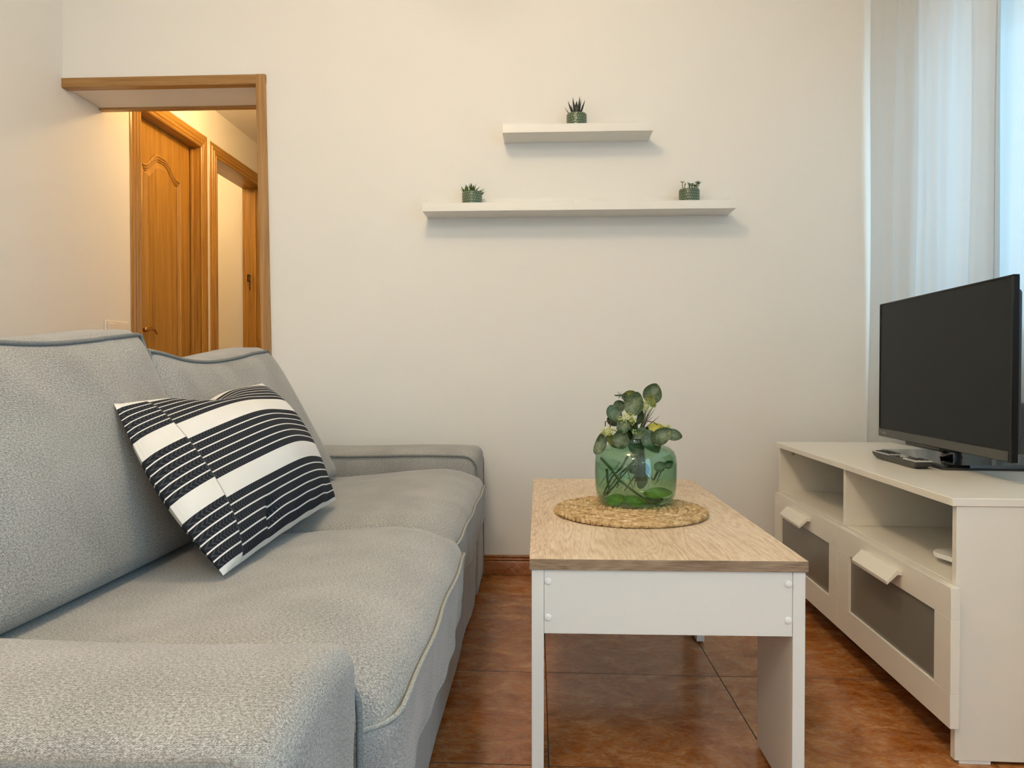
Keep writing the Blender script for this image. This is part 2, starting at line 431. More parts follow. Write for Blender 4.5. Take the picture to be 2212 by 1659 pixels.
def prof_at(prof, v):
    k = v * (len(prof) - 1); i = min(int(round(k)), len(prof) - 1); return prof[i]

def empty(name, label, cat, loc=(0, 0, 0), rz=0, group=None):
    o = bpy.data.objects.new(name, None); COL.objects.link(o); o.location = loc; o.rotation_euler = (0, 0, rz)
    o.empty_display_size = .05
    o['label'] = label; o['category'] = cat
    if group: o['group'] = group
    return o
def tag(o, label, cat, group=None):
    o['label'] = label; o['category'] = cat
    if group: o['group'] = group
    return o
def structure(o, label, cat):
    o['kind'] = 'structure'; o['label'] = label; o['category'] = cat; return o
def dup(o, parent=None, loc=None):
    c = o.copy(); COL.objects.link(c)
    if parent: c.parent = parent
    if loc is not None: c.location = loc
    for ch in list(o.children): dup(ch, c)
    return c

def soft_box(x0, x1, y0, y1, z0, z1, r, n=(12, 12, 8), deform=None):
    """rounded box; faces are dense near the rounded edges; uv in metres"""
    mb = MB(); lo = (x0, y0, z0); hi = (x1, y1, z1)
    def ts(a, b, k):
        L_ = b - a; e = [a + r * t for t in (0, .12, .3, .5, .75, 1)]
        m_ = [a + r + (L_ - 2 * r) * i / k for i in range(1, k)]
        return e + m_ + [b - (q - a) for q in e[::-1]]
    T = [ts(lo[i], hi[i], n[i]) for i in range(3)]
    def rnd(q):
        c = [min(max(q[i], lo[i] + r), hi[i] - r) for i in range(3)]
        d = Vector(q) - Vector(c)
        if d.length > 1e-9:
            # map the cube shell to the sphere shell
            dn = d.normalized() * r; q2 = Vector(c) + dn
        else: q2 = Vector(q)
        return deform(q2) if deform else q2
    for ax in range(3):
        a1, a2 = [i for i in range(3) if i != ax]
        for side in (0, 1):
            A, B = T[a1], T[a2]
            idx = lambda i, j: j * len(A) + i
            vs = []
            for bb in B:
                for aa in A:
                    q = [0, 0, 0]; q[ax] = (lo, hi)[side][ax]; q[a1] = aa; q[a2] = bb; vs.append(rnd(q))
            fs = []; uv = []
            flip = (side == 0) ^ (ax == 1)
            for j in range(len(B) - 1):
                for i in range(len(A) - 1):
                    f = [idx(i, j), idx(i + 1, j), idx(i + 1, j + 1), idx(i, j + 1)]; q = [(A[i], B[j]), (A[i + 1], B[j]), (A[i + 1], B[j + 1]), (A[i], B[j + 1])]
                    if flip: f = f[::-1]; q = q[::-1]
                    fs.append(f); uv.append(q)
            mb.add(vs, fs, uv)
    return mb
def weld(ob, d=1e-5):
    bm = bmesh.new(); bm.from_mesh(ob.data); bmesh.ops.remove_doubles(bm, verts=bm.verts, dist=d); bm.to_mesh(ob.data); bm.free(); ob.data.update(); return ob

# ------------------------------------------------------------------ the room
XL, XR = -1.896, 1.42
HC = 2.62
mb = MB(); x0, x1, y0, y1 = -3.6, 1.62, -4.7, 3.1
def fuv(x, y): return ((x + .012 * (y + .65)) / .443, (y + .010 * x + .457) / .441)
mb.add([(x0, y0, 0), (x1, y0, 0), (x1, y1, 0), (x0, y1, 0)], [(0, 1, 2, 3)], [[fuv(x0, y0), fuv(x1, y0), fuv(x1, y1), fuv(x0, y1)]])
mb.box(x0, x1, y0, y1, -.1, -.002)
structure(mb.build('floor', M['tile']), 'glossy rust brown marbled ceramic tile floor', 'floor')
structure(MB().box(-2.0, 1.62, -4.7, .0, HC, HC + .1).build('ceiling', M['ceiling']), 'plain white ceiling above the living room', 'ceiling')

OX = -1.098   # right edge of the hallway opening
mb = MB(); mb.box(OX, 1.62, 0, .245, 0, HC); mb.box(XL, OX, 0, .245, 1.905, HC)
structure(mb.build('wall_back', M['wall']), 'long cream plaster wall behind the shelves with hallway opening at left', 'wall')
mb = MB(); WT = .10
mb.box(XL - WT, XL, -4.7, .50, 0, HC); mb.box(XL - WT, XL, .50, 1.15, 2.045, HC); mb.box(XL - WT, XL, 1.15, 1.275, 0, HC)
mb.box(XL - WT, XL, 1.275, 2.03, 2.045, HC); mb.box(XL - WT, XL, 2.03, 3.1, 0, HC)
structure(mb.build('wall_left', M['wall']), 'cream plaster wall at the left running on into the hallway', 'wall')
WY0, WY1, WZ0, WZ1 = -2.45, -.15, .86, 1.97
VY0, VY1, VZ0, VZ1 = -4.60, -2.70, .10, 2.35
mb = MB(); mb.box(XR, XR + .2, -4.7, VY0, 0, HC); mb.box(XR, XR + .2, VY1, WY0, 0, HC); mb.box(XR, XR + .2, VY0, VY1, 0, VZ0); mb.box(XR, XR + .2, VY0, VY1, VZ1, HC); mb.box(XR, XR + .2, WY1, 0, 0, HC); mb.box(XR, XR + .2, WY0, WY1, 0, WZ0); mb.box(XR, XR + .2, WY0, WY1, WZ1 + .0, HC)
structure(mb.build('wall_right', M['wall']), 'plaster wall with the window behind the sheer curtains', 'wall')
structure(MB().box(-2.0, 1.62, -4.8, -4.7, 0, HC).build('wall_front', M['wall']), 'plain wall behind the camera', 'wall')
# hallway and the small room beyond the open door
mb = MB(); mb.box(-.95, -.85, .245, 3.0, 0, HC)
structure(mb.build('wall_hall_right', M['wall']), 'right wall of the hallway', 'wall')
structure(MB().box(-2.0, -.85, 3.0, 3.1, 0, HC).build('wall_hall_end', M['wall']), 'end wall of the hallway', 'wall')
structure(MB().box(XL, -.95, .245, 3.0, 2.288, 2.38).build('ceiling_hall', M['ceiling']), 'hallway ceiling in warm lamp light', 'ceiling')
mb = MB(); mb.box(-3.6, -3.5, 1.15, 2.6, 0, 2.4); mb.box(-3.5, XL - WT, 2.05, 2.15, 0, 2.4); mb.box(-3.5, XL - WT, 1.1, 1.2, 0, 2.4); mb.box(-3.6, XL - WT, 1.1, 2.15, 2.38, 2.45)
structure(mb.build('wall_side_room', M['wall']), 'beige wall seen through the open doorway', 'wall')

# skirting tile with moulded top on the back wall
def skirt(name, x0, x1, lab):
    prof = [(0, 0), (-.012, 0), (-.012, .050), (-.009, .054), (-.014, .058), (-.014, .062), (-.008, .064), (-.012, .070), (-.010, .076), (0, .076)]
    mb = MB(); mb.prism(prof, 0, x0, x1)
    o = mb.build(name, M['tile_skirt'], smooth=False, bevel=.0015); structure(o, lab, 'skirting')
skirt('baseboard_back', -1.07, XR, 'rust brown moulded skirting tile along the back wall')

# oak corner strips of the hallway opening
structure(MB().box(-1.90, -1.081, -.010, .030, 1.898, 1.936).build('trim_1', M['trim_h'], bevel=.004), 'oak strip along the top edge of the hallway opening, room side', 'trim')
mb = MB(); a, b = -1.140, -1.103
mb.add([(-1.085 - .044 - .0, -.012, 0), (-1.041, -.012, 0), (-1.041, .03, 0), (-1.085 - .044, .03, 0),
        (-1.119, -.012, 1.936), (-1.081, -.012, 1.936), (-1.081, .03, 1.936), (-1.119, .03, 1.936)][:0] +
       [(-1.091, -.012, 0), (-1.052, -.012, 0), (-1.052, .03, 0), (-1.091, .03, 0), (-1.121, -.012, 1.936), (-1.083, -.012, 1.936), (-1.083, .03, 1.936), (-1.121, .03, 1.936)],
       [(0, 3, 2, 1), (4, 5, 6, 7), (0, 1, 5, 4), (1, 2, 6, 5), (2, 3, 7, 6), (3, 0, 4, 7)])
structure(mb.build('trim_2', M['trim_v'], bevel=.004), 'upright oak strip on the right edge of the hallway opening', 'trim')
structure(MB().box(-1.90, -1.10, .225, .255, 1.896, 1.920).build('trim_3', M['trim_h'], bevel=.003), 'thin oak strip along the far lower edge of the header', 'trim')

# ------------------------------------------------------------------ hallway doors
def casing(root, ya, yb, zt, w=.082):
    # moulded architrave: fluted profile swept up, across and down
    prof = [(0, 0), (.007, 0), (.012, .005), (.012, .014), (.006, .019), (.011, .024), (.012, .036), (.006, .041), (.010, .046), (.010, .056), (.004, .061), (.006, .070), (.004, .079), (0, w)]  # (out, across)
    def side(y_in, sgn, name):
        mb = MB(); vs = []
        n = len(prof)
        for z_of in (lambda o: 0.0, lambda o: zt + o):
            for (o_, a_) in prof: vs.append((XL + o_, y_in + sgn * a_, z_of(a_) if z_of(1) else 0))
        fs = [(i, i + 1, n + i + 1, n + i) for i in range(n - 1)]
        if sgn > 0: fs = [f[::-1] for f in fs]
        mb.add(vs, fs); return mb.build(name, M['oak_v'], root)
    side(ya, -1, 'door_casing'); side(yb, 1, 'door_casing')
    mb = MB(); n = len(prof); vs = []
    for e in (0, 1):
        for (o_, a_) in prof: vs.append((XL + o_, (ya - a_) if e == 0 else (yb + a_), zt + a_))
    fs = [(i, n + i, n + i + 1, i + 1) for i in range(n - 1)]
    mb.add(vs, fs); mb.build('door_casing', M['oak_h'], root)
def jamb(root, ya, yb, zt, depth=.12):
    mb = MB()
    mb.box(XL - depth, XL + .004, ya - .028, ya, 0, zt); mb.box(XL - depth, XL + .004, yb, yb + .028, 0, zt)
    mb.box(XL - depth - .012, XL - .064, ya, ya + .010, 0, zt) if depth < .2 else None
    mb.box(XL - .05, XL - .035, yb - .010, yb, 0, zt - .01)
    mb.build('door_frame', M['oak_v'], root, bevel=.002)
    MB().box(XL - depth, XL + .004, ya - .028, yb + .028, zt, zt + .028).build('door_lintel', M['oak_h'], root, bevel=.002)
YA, YB, ZT = .528, 1.114, 2.018
d1 = empty('door_1', 'closed honey oak door with an arched raised panel in the hallway', 'door', (0, 0, 0)); d1['kind'] = 'structure'
casing(d1, YA, YB, ZT); jamb(d1, YA, YB, ZT)
# leaf with arched raised panel facing +X
lx = XL - .055
pa, pb = YA + .100, YB - .118
def arch(t):
    k = min(t, 1 - t) * 2; k = min(max((k - .16) / .70, 0), 1); s_ = 3 * k ** 2 - 2 * k ** 3
    return 1.792 + .078 * s_
def outline(ins, z0=.98, flat=None):
    a_, b_ = pa + ins, pb - ins; P_ = [(a_, z0 + ins)]
    top = flat if flat else None
    for i in range(49):
        y = a_ + (b_ - a_) * i / 48; P_.append((y, (top if top else arch((y - pa) / (pb - pa) * (1 - 0) )) - ins * 1.05))
    P_.append((b_, z0 + ins)); return P_
mb = MB(); mb.box(lx - .035, lx, YA + .002, YB - .002, .01, ZT - .004)
lf = mb.build('door_leaf', M['oak_v'], d1)
for zb_, fl_ in ((.80, None), (.18, .72)):
    mb = MB()
    for ins, rr_ in ((.000, .0085), (.013, .0055), (.024, .0040)):
        P_ = outline(ins, zb_, fl_); P_ = P_ + [P_[0], P_[1]]
        mb.tube([(lx + .001, y, z) for y, z in P_], rr_, 8)
    mb.build('panel_moulding', M['oak_v'], lf, smooth=True)
    A1 = outline(.030, zb_, fl_); A2 = outline(.058, zb_, fl_); n = len(A1)
    mb = MB(); mb.add([(lx + .0005, y, z) for y, z in A1] + [(lx + .009, y, z) for y, z in A2], [(i, (i + 1) % n, n + (i + 1) % n, n + i) for i in range(n)] + [[n + i for i in range(n)]])
    mb.build('raised_panel', M['oak_v'], lf)
hz_, hy = .985, YA + .055
mb = MB(); mb.box(lx + .0, lx + .006, hy - .018, hy + .018, .80, 1.03)
mb.build('escutcheon', M['brass'], lf, bevel=.003)
mb = MB(); mb.tube([(lx + .004, hy, hz_), (lx + .045, hy, hz_)], .009, 12)
mb.tube([(lx + .045, hy - .008, hz_), (lx + .048, hy + .02, hz_), (lx + .046, hy + .05, hz_ + .008), (lx + .044, hy + .085, hz_ + .002), (lx + .044, hy + .105, hz_ - .016)], [.010, .009, .008, .007, .004], 12)
mb.sphere((lx + .045, hy, hz_), .013, 12, 8)
mb.build('door_handle', M['brass'], lf, smooth=True)

YC, YD = 1.306, 1.965
d2 = empty('door_2', 'oak door frame standing open in the hallway beyond the first door', 'door', (0, 0, 0)); d2['kind'] = 'structure'
casing(d2, YC, YD, 2.012); jamb(d2, YC, YD, 2.012, .13)
mb = MB(); mb.box(XL - .078, XL - .074, YD - .012, YD - .009, 1.33, 1.43); mb.box(XL - .078, XL - .070, YD - .045, YD - .012, 1.385, 1.391); mb.box(XL - .078, XL - .070, YD - .045, YD - .012, 1.425, 1.431); mb.box(XL - .078, XL - .070, YD - .05, YD - .045, 1.385, 1.431)
mb.build('latch', M['dark_metal'], d2)
mb = MB(); mb.box(XL - .035, XL - .018, YD - .003, YD - .001, .90, 1.0)
mb.build('strike_plate', M['brass'], d2)

# ------------------------------------------------------------------ window
win = empty('window_1', 'white framed window behind the sheer curtains', 'window'); win['kind'] = 'structure'
fx = XR + .07
mb = MB(); fw = .055
mb.box(fx, fx + .06, WY0, WY1, WZ1 - fw, WZ1); mb.box(fx, fx + .06, WY0, WY1, WZ0, WZ0 + fw); mb.box(fx, fx + .06, WY0, WY0 + fw, WZ0, WZ1); mb.box(fx, fx + .06, WY1 - fw, WY1, WZ0, WZ1)
mb.box(fx, fx + .06, -1.27, -1.21, WZ0, WZ1)
mb.build('window_frame', M['white_paint'], win, bevel=.004)
for a_, b_ in ((WY0 + fw, -1.27), (-1.21, WY1 - fw)):
    mb = MB(); mb.add([(fx + .03, a_, WZ0 + fw), (fx + .03, b_, WZ0 + fw), (fx + .03, b_, WZ1 - fw), (fx + .03, a_, WZ1 - fw)], [(0, 1, 2, 3)])
    mb.build('window_pane', M['pane'], win)
MB().box(XR - .02, XR + .07, WY0, WY1, WZ0 - .03, WZ0).build('window_sill', M['white_paint'], win, bevel=.004)
w2 = empty('fill_window', 'large uncurtained window added behind the camera for more daylight', 'window'); w2['kind'] = 'structure'  # added out of view: lets in extra bluish daylight from behind the camera
mb = MB(); mb.box(fx, fx + .06, VY0, VY1, VZ1 - fw, VZ1); mb.box(fx, fx + .06, VY0, VY1, VZ0, VZ0 + fw); mb.box(fx, fx + .06, VY0, VY0 + fw, VZ0, VZ1); mb.box(fx, fx + .06, VY1 - fw, VY1, VZ0, VZ1)
mb.build('window_frame', M['white_paint'], w2, bevel=.004)
mb = MB(); mb.add([(fx + .03, VY0 + fw, VZ0 + fw), (fx + .03, VY1 - fw, VZ0 + fw), (fx + .03, VY1 - fw, VZ1 - fw), (fx + .03, VY0 + fw, VZ1 - fw)], [(0, 1, 2, 3)])
mb.build('window_pane', M['pane'], w2)
mb = MB(); mb.box(XR - .012, XR - .001, WY0 - .06, WY1, WZ1 + .005, WZ1 + .20); mb.box(XR - .016, XR - .012, WY0 - .06, WY1, WZ1 + .012, WZ1 + .03)
mb.build('shutter_box', M['white_paint'], win, bevel=.003)

# ------------------------------------------------------------------ sheer curtains
def curtain(name, ya, yb, xc, amp, k, seed, label, group, wall_pull=.0):
    rnd = random.Random(seed)
    ph = [rnd.uniform(0, 6.28) for _ in range(6)]
    W_ = abs(yb - ya)
    def fn(u, v):
        y = ya + (yb - ya) * u
        z = .03 + (2.50 - .03) * v
        s_ = W_ * u
        f = .5 * math.sin(2 * PI * s_ * k + ph[0] + .5 * math.sin(2 * PI * s_ * k * .37 + ph[1]) + .35 * (1 - v))
        f += .3 * math.sin(2 * PI * s_ * k * 1.9 + ph[2] + .4 * v) + .2 * math.sin(2 * PI * s_ * k * 3.3 + ph[3])
        f = math.tanh(3.2 * f)
        fl = (.75 + .35 * (1 - v)) * min(1, .25 + s_ / .2)
        xw = xc - (wall_pull * math.exp(-(s_ / .085) ** 2) if wall_pull else 0)
        return (xw + amp * f * fl + .004 * math.sin(9 * v + ph[4] + 14 * u), y + .012 * math.sin(5 * v + ph[5]) * (1 - v), z)
    mb = MB(); mb.grid(fn, 420, 50, flip=(yb < ya))
    o = mb.build(name, M['voile'], smooth=True)
    tag(o, label, 'curtain', group)
    # stitched side hem
    mb = MB()
    for j in (0,):
        P0 = [Vector(fn(1.0 if yb < ya else 0.0, v / 40)) for v in range(41)]
        P1 = [Vector(fn(.975 if yb < ya else .025, v / 40)) for v in range(41)]
        vs = []
        for a_, b_ in zip(P0, P1): vs += [a_ + Vector((-.0015, 0, 0)), b_ + Vector((-.0015, 0, 0))]
        mb.add(vs, [(2 * i, 2 * i + 1, 2 * i + 3, 2 * i + 2) for i in range(40)])
    mb.build('side_hem', M['voile'], o)
    return o
curtain('sheer_curtain', -.016, -.69, 1.268, .017, 5.0, 3, 'white sheer curtain panel gathered against the back wall, far from the camera', 'sheer curtains', .062)
curtain('sheer_curtain', -.555, -2.45, 1.318, .016, 5.2, 9, 'white sheer curtain panel nearer the camera, behind the television', 'sheer curtains')
rod = MB(); rod.tube([(1.29, -.02, 2.515), (1.29, -2.55, 2.515)], .012, 12)
tag(rod.build('curtain_rod', M['white_paint'], smooth=True), 'white curtain rod high above the window', 'curtain rod')

# ------------------------------------------------------------------ lamps
def lamp(name, loc, r, strength, color, label, ztop):
    root = empty(name, label, 'lamp', (loc[0], loc[1], ztop))
    m_, nt_, p_ = new_mat(name + '_glow'); e = N(nt_, 'ShaderNodeEmission'); e.inputs[0].default_value = (*color, 1); e.inputs[1].default_value = strength
    L(nt_, e.outputs[0], nt_.nodes['Material Output'].inputs['Surface'])
    dz = loc[2] - ztop
    MB().sphere((0, 0, dz), r, 32, 16).build('globe_shade', m_, root, smooth=True)
    mb = MB(); mb.lathe([(0, 0), (.06, 0), (.06, -.015), (.02, -.025), (.015, dz + r * .98)], 24); mb.build('ceiling_rose', M['white_paint'], root, smooth=True)
    return root
lamp('ceiling_lamp', (-.34, -1.62, 2.36), .13, 38.0, (1.0, .755, .46), 'round glowing globe lamp hanging from the living room ceiling', HC)
lamp('ceiling_lamp', (-.45, -3.45, 2.36), .13, 54.0, (1.0, .83, .62), 'round glowing globe lamp added on the ceiling behind the camera as fill light', HC)  # added fill lamp, out of view, brightens surfaces facing the camera
lamp('hall_lamp', (-1.42, .80, 2.19), .05, 140.0, (1.0, .64, .27), 'small warm globe lamp under the hallway ceiling', 2.288)
lamp('added_side_lamp', (-2.5, 1.55, 2.2), .06, 60.0, (1.0, .66, .30), 'small warm globe lamp added out of view to light the room beyond the open door', 2.38)  # unseen lamp put in to warm the wall behind the doorway

# ------------------------------------------------------------------ light switch
sw = empty('light_switch', 'cream double rocker light switch on the left wall just above the sofa back', 'light switch', (XL, .333, .965))
MB().box(.0005, .009, -.086, .086, -.042, .042).build('cover_plate', M['switch'], sw, bevel=.005, seg=3)
for k in (-1, 1):
    MB().box(.009, .0125, .002 if k > 0 else -.070, .070 if k > 0 else -.002, -.031, .031).build('rocker', M['switch'], sw, bevel=.002)

# ------------------------------------------------------------------ picture ledges
def ledge(name, x0, x1, z0, label, screws):
    root = empty(name, label, 'shelf', (x0, 0, z0), 0, 'white picture ledges'); Lg = x1 - x0
    MB().box(0, Lg, -.106, -.012, 0, .012).build('shelf_board', M['white_paint'], root, bevel=.001)
    MB().box(0, Lg, -.012, -.0005, 0, .072).build('back_strip', M['white_paint'], root, bevel=.001)
    MB().box(0, Lg, -.120, -.106, 0, .031).build('front_lip', M['white_paint'], root, bevel=.001)
    for sx in screws:
        mb = MB(); mb.sphere((0, 0, 0), .007, 14, 8, (1, .3, 1)); o = mb.build('screw_cap', M['cap_white'], root, smooth=True); o.location = (sx, -.0135, .058)
    return root
ledge('picture_ledge', -.156, .392, 1.657, 'short white picture ledge, the upper of the two on the wall', [])
ledge('picture_ledge', -.452, .690, 1.373, 'long white picture ledge, the lower of the two on the wall', [.566])

# ------------------------------------------------------------------ potted succulents
def blade(mb, base, direc, length, width, curl=0.0, thick=.35, n=7, nrm=None, mi=0):
    """tapered fleshy blade"""
    base = Vector(base); d = Vector(direc).normalized(); up = Vector((0, 0, 1))
    sd = d.cross(up); sd = sd.normalized() if sd.length > .05 else Vector((1, 0, 0))
    nn = sd.cross(d).normalized()
    vs = []; 
    for i in range(n + 1):
        t = i / n
        wd = width * (math.sin(PI * (t * .78 + .22)) ** .9) * .5 if i < n else width * .02
        c = base + d * length * t + nn * curl * length * t * t
        for k in range(6):
            a = 2 * PI * k / 6; vs.append(c + sd * wd * math.cos(a) + nn * wd * thick * math.sin(a))
    fs = [(i * 6 + k, i * 6 + (k + 1) % 6, (i + 1) * 6 + (k + 1) % 6, (i + 1) * 6 + k) for i in range(n) for k in range(6)]
    fs.append([n * 6 + k for k in range(6)]); mb.add(vs, fs, mi=mi)
def pot(loc, label, plant):
    root = empty('potted_succulent', label, 'potted plant', loc, 0, 'succulents in dimpled green pots')
    prof = [(0, .0), (.031, .0), (.0335, .002), (.0362, .012), (.0374, .030), (.0378, .055), (.0376, .066), (.0366, .0695), (.0350, .0700), (.0340, .0680), (.0335, .060), (.0330, .058)]
    n = 64; mb = MB()
    mb.grid(lambda u, v: (prof_at(prof, v)[0] * math.cos(2 * PI * u), prof_at(prof, v)[0] * math.sin(2 * PI * u), prof_at(prof, v)[1]), n, len(prof) - 1, True,
            uvfn=lambda u, v: (u, prof_at(prof, v)[1] / .070))
    mb.build('pot', M['pot'], root, smooth=True)
    MB().lathe([(0, .060), (.033, .060), (.0335, .057)], 32).build('soil', M['soil'], root, smooth=True)
    plant(root); return root
PX = 1.80e-3   # metres per photograph pixel at the wall
def spiky(root):
    mb = MB()
    tips = [(-.052, .030), (-.036, .058), (-.024, .050), (-.018, .072), (-.008, .058), (.000, .064), (.014, .075), (.021, .070), (.033, .060), (.028, .034), (.008, .050), (-.012, .052)]
    for i, (dx, dz) in enumerate(tips):
        dy = random.uniform(-.012, .012)
        d = (dx * .8, dy, dz); ln = math.hypot(dx * .8, dz)
        blade(mb, (dx * .22, dy * .5, .058), d, ln, .0125 if dz > .04 else .006, curl=.06 if dz > .04 else .25, thick=.5)
    mb.build('succulent_leaves', M['succ_black'], root, smooth=True)
def rosette(root):
    mb = MB(); cs = [(-.020, 0, .064), (.002, -.004, .065), (.024, 0, .062)]
    R_ = random.Random(4)
    for i in range(11):
        a = 2 * PI * i / 11 * 1.0; el = R_.uniform(.35, 1.2)
        blade(mb, cs[0], (math.cos(a) * math.cos(el), math.sin(a) * math.cos(el), math.sin(el)), R_.uniform(.028, .038), .010, curl=.15, thick=.3)
    for i in range(14):
        a = 2 * PI * i / 14; el = R_.uniform(.5, 1.35)
        blade(mb, cs[1], (math.cos(a) * math.cos(el), math.sin(a) * math.cos(el), math.sin(el)), R_.uniform(.032, .044), .0085, curl=.1, thick=.3)
    for a, el, ln in ((0.1, .1, .022), (.7, 1.0, .026), (3.3, .8, .020), (2.2, .6, .018), (5.2, .5, .018), (1.2, 1.2, .018), (.5, .8, .036), (-.2, .3, .028)):
        blade(mb, cs[2], (math.cos(a) * math.cos(el), math.sin(a) * math.cos(el), math.sin(el)), ln, .013, curl=.05, thick=.3)
    mb.build('succulent_leaves', M['succ_green'], root, smooth=True)
def trailing(root):
    mb = MB(); R_ = random.Random(11)
    def twig(pts, nl, ll=.010, sp=1.0):
        mb.tube(pts, .0013, 6)
        q = Vector(pts[-1])
        for i in range(nl):
            a = 2 * PI * i / nl; el = R_.uniform(-.1, .7)
            blade(mb, q, (math.cos(a) * math.cos(el), .6 * math.sin(a) * math.cos(el), math.sin(el)), ll * R_.uniform(.8, 1.2), .0032, curl=.2, n=4)
    twig([(-.018, 0, .058), (-.020, 0, .074), (-.026, 0, .088), (-.025, 0, .098)], 7)
    twig([(-.018, 0, .058), (-.017, 0, .078), (-.015, 0, .090)], 5, .007)
    blade(mb, (-.024, -.002, .082), (-.8, 0, -.75), .018, .003)
    for i in range(9):
        x = -.006 + i * .005; twig([(x * .6, R_.uniform(-.012, .012), .058), (x * .8 + .002, R_.uniform(-.012, .010), .072), (x + .004, R_.uniform(-.012, .01), .080 + R_.uniform(0, .016))], 8, .011)
    mb.build('succulent_leaves', M['succ_green'], root, smooth=True)
pot((.1175, -.062, 1.669), 'small green dimpled pot with blackish spiky succulent on the upper short ledge', spiky)
pot((-.2735, -.062, 1.385), 'small green dimpled pot with leafy rosettes at the left of the long ledge', rosette)
pr = pot((.5335, -.062, 1.385), 'small green dimpled pot with curly trailing succulent at the right of the long ledge', trailing)

# ------------------------------------------------------------------ sofa (local frame: x across, y = distance from the camera position)
sofa = empty('sofa', 'light grey fabric three seat sofa with loose cushions along the left', 'sofa', (0, -2.74, 0), .011)
FAB = M['fabric']
def wob(x, y, z, a=.004, k=9.0):
    return a * (math.sin(k * x + 1.7 * k * y * .6) + math.sin(k * 1.3 * y + 2.1 * z * k) * .7)
def arm(y0, y1, xf, zin):
    def df(q):
        q = q.copy()
        c = (q.y - (y0 + y1) / 2) / ((y1 - y0) / 2)
        if q.z > .35: q.z += .018 * (1 - c * c) * (q.z - .35) / .15
        q.z += .0025 * math.sin(q.x * 11 + y0 * 5) * (1 if q.z > .3 else 0)
        q.x += wob(q.x, q.y, q.z, .002) if q.z < .4 else 0
        return q
    o = weld(soft_box(-1.10, xf, y0, y1, .012, .500, .028, (16, 6, 10), df).build('armrest', FAB, sofa, smooth=True))
    for yy in (y0 + .001, y1 - .001):
        s_ = -1 if yy < (y0 + y1) / 2 else 1; dz = zin if s_ > 0 else 0; xo = xf + .195
        pts = [(-1.07, yy, .497)]
        pts += [(-1.07 + (1.07 - .245) * i / 14, yy, .4965 + .0025 * math.sin((-1.07 + .825 * i / 14) * 11 + y0 * 5)) for i in range(1, 15)]
        cx_, cz_ = -.245, .448; 
        for i in range(1, 8):
            a = PI / 2 * (1 - i / 8); pts.append((cx_ + .048 * math.cos(a), yy, cz_ + .048 * math.sin(a)))
        pts += [(-.197, yy, .44 - (.42 if (yy < 1 or yy > 2.5) else .10) * i / 10) for i in range(0, 11)]
        pts = [(a + xo, b + s_ * .002, c - dz * min(1, c / .4)) for a, b, c in pts]
        MB().tube(pts, .0036, 8).build('piping', M['pipe'], o, smooth=True)
    return o
arm(.497, .727, -.182, .022); arm(2.395, 2.665, -.200, 0)
weld(soft_box(-1.08, -.205, .70, 2.42, .012, .33, .02, (10, 16, 6), lambda q: q + Vector((wob(q.x, q.y, q.z, .003, 13), 0, 0))).build('seat_base', FAB, sofa, smooth=True))
weld(soft_box(-1.14, -.95, .497, 2.665, .012, .66, .03, (5, 20, 8)).build('back_frame', FAB, sofa, smooth=True))

def lerp_tab(tab, x):
    if x <= tab[0][0]: return tab[0][1]
    for (a, fa), (b, fb) in zip(tab, tab[1:]):
        if x <= b:
            t = (x - a) / (b - a); t = t * t * (3 - 2 * t) * .4 + t * .6; return fa + (fb - fa) * t
    return tab[-1][1]
TOP = [(-.95, .430), (-.65, .438), (-.50, .452), (-.36, .470), (-.27, .475), (-.20, .463), (-.165, .445), (-.14, .425)]
def seat_def(y0, y1, xf):
    yc, hw = (y0 + y1) / 2, (y1 - y0) / 2
    def df(q):
        q = q.copy(); c = (q.y - yc) / hw
        up = max(0, min(1, (q.z - .31) / .14))
        edge = 1 - abs(c) ** 6 * .22 - abs(c) ** 2 * .05
        xs = -.95 + (q.x + .95) * ((xf + .95) / (-.14 + .95))
        zt = lerp_tab(TOP, q.x); 
        zt = .43 + (zt - .43) * edge - .030 * abs(c) ** 10 * (1 if q.x > -.4 else .5)
        q.z = q.z + up * (zt - .45)
        # front roll pulls in at the ends
        fr = max(0, (q.x + .24) / .10); fr = min(fr, 1)
        xs -= fr * .040 * abs(c) ** 12
        xs -= fr * .010 * (1 - up)
        q.z -= fr * up * .018 * abs(c) ** 8
        q.x = xs + .002 * math.sin(q.y * 23 + q.z * 40) * fr
        return q
    return df
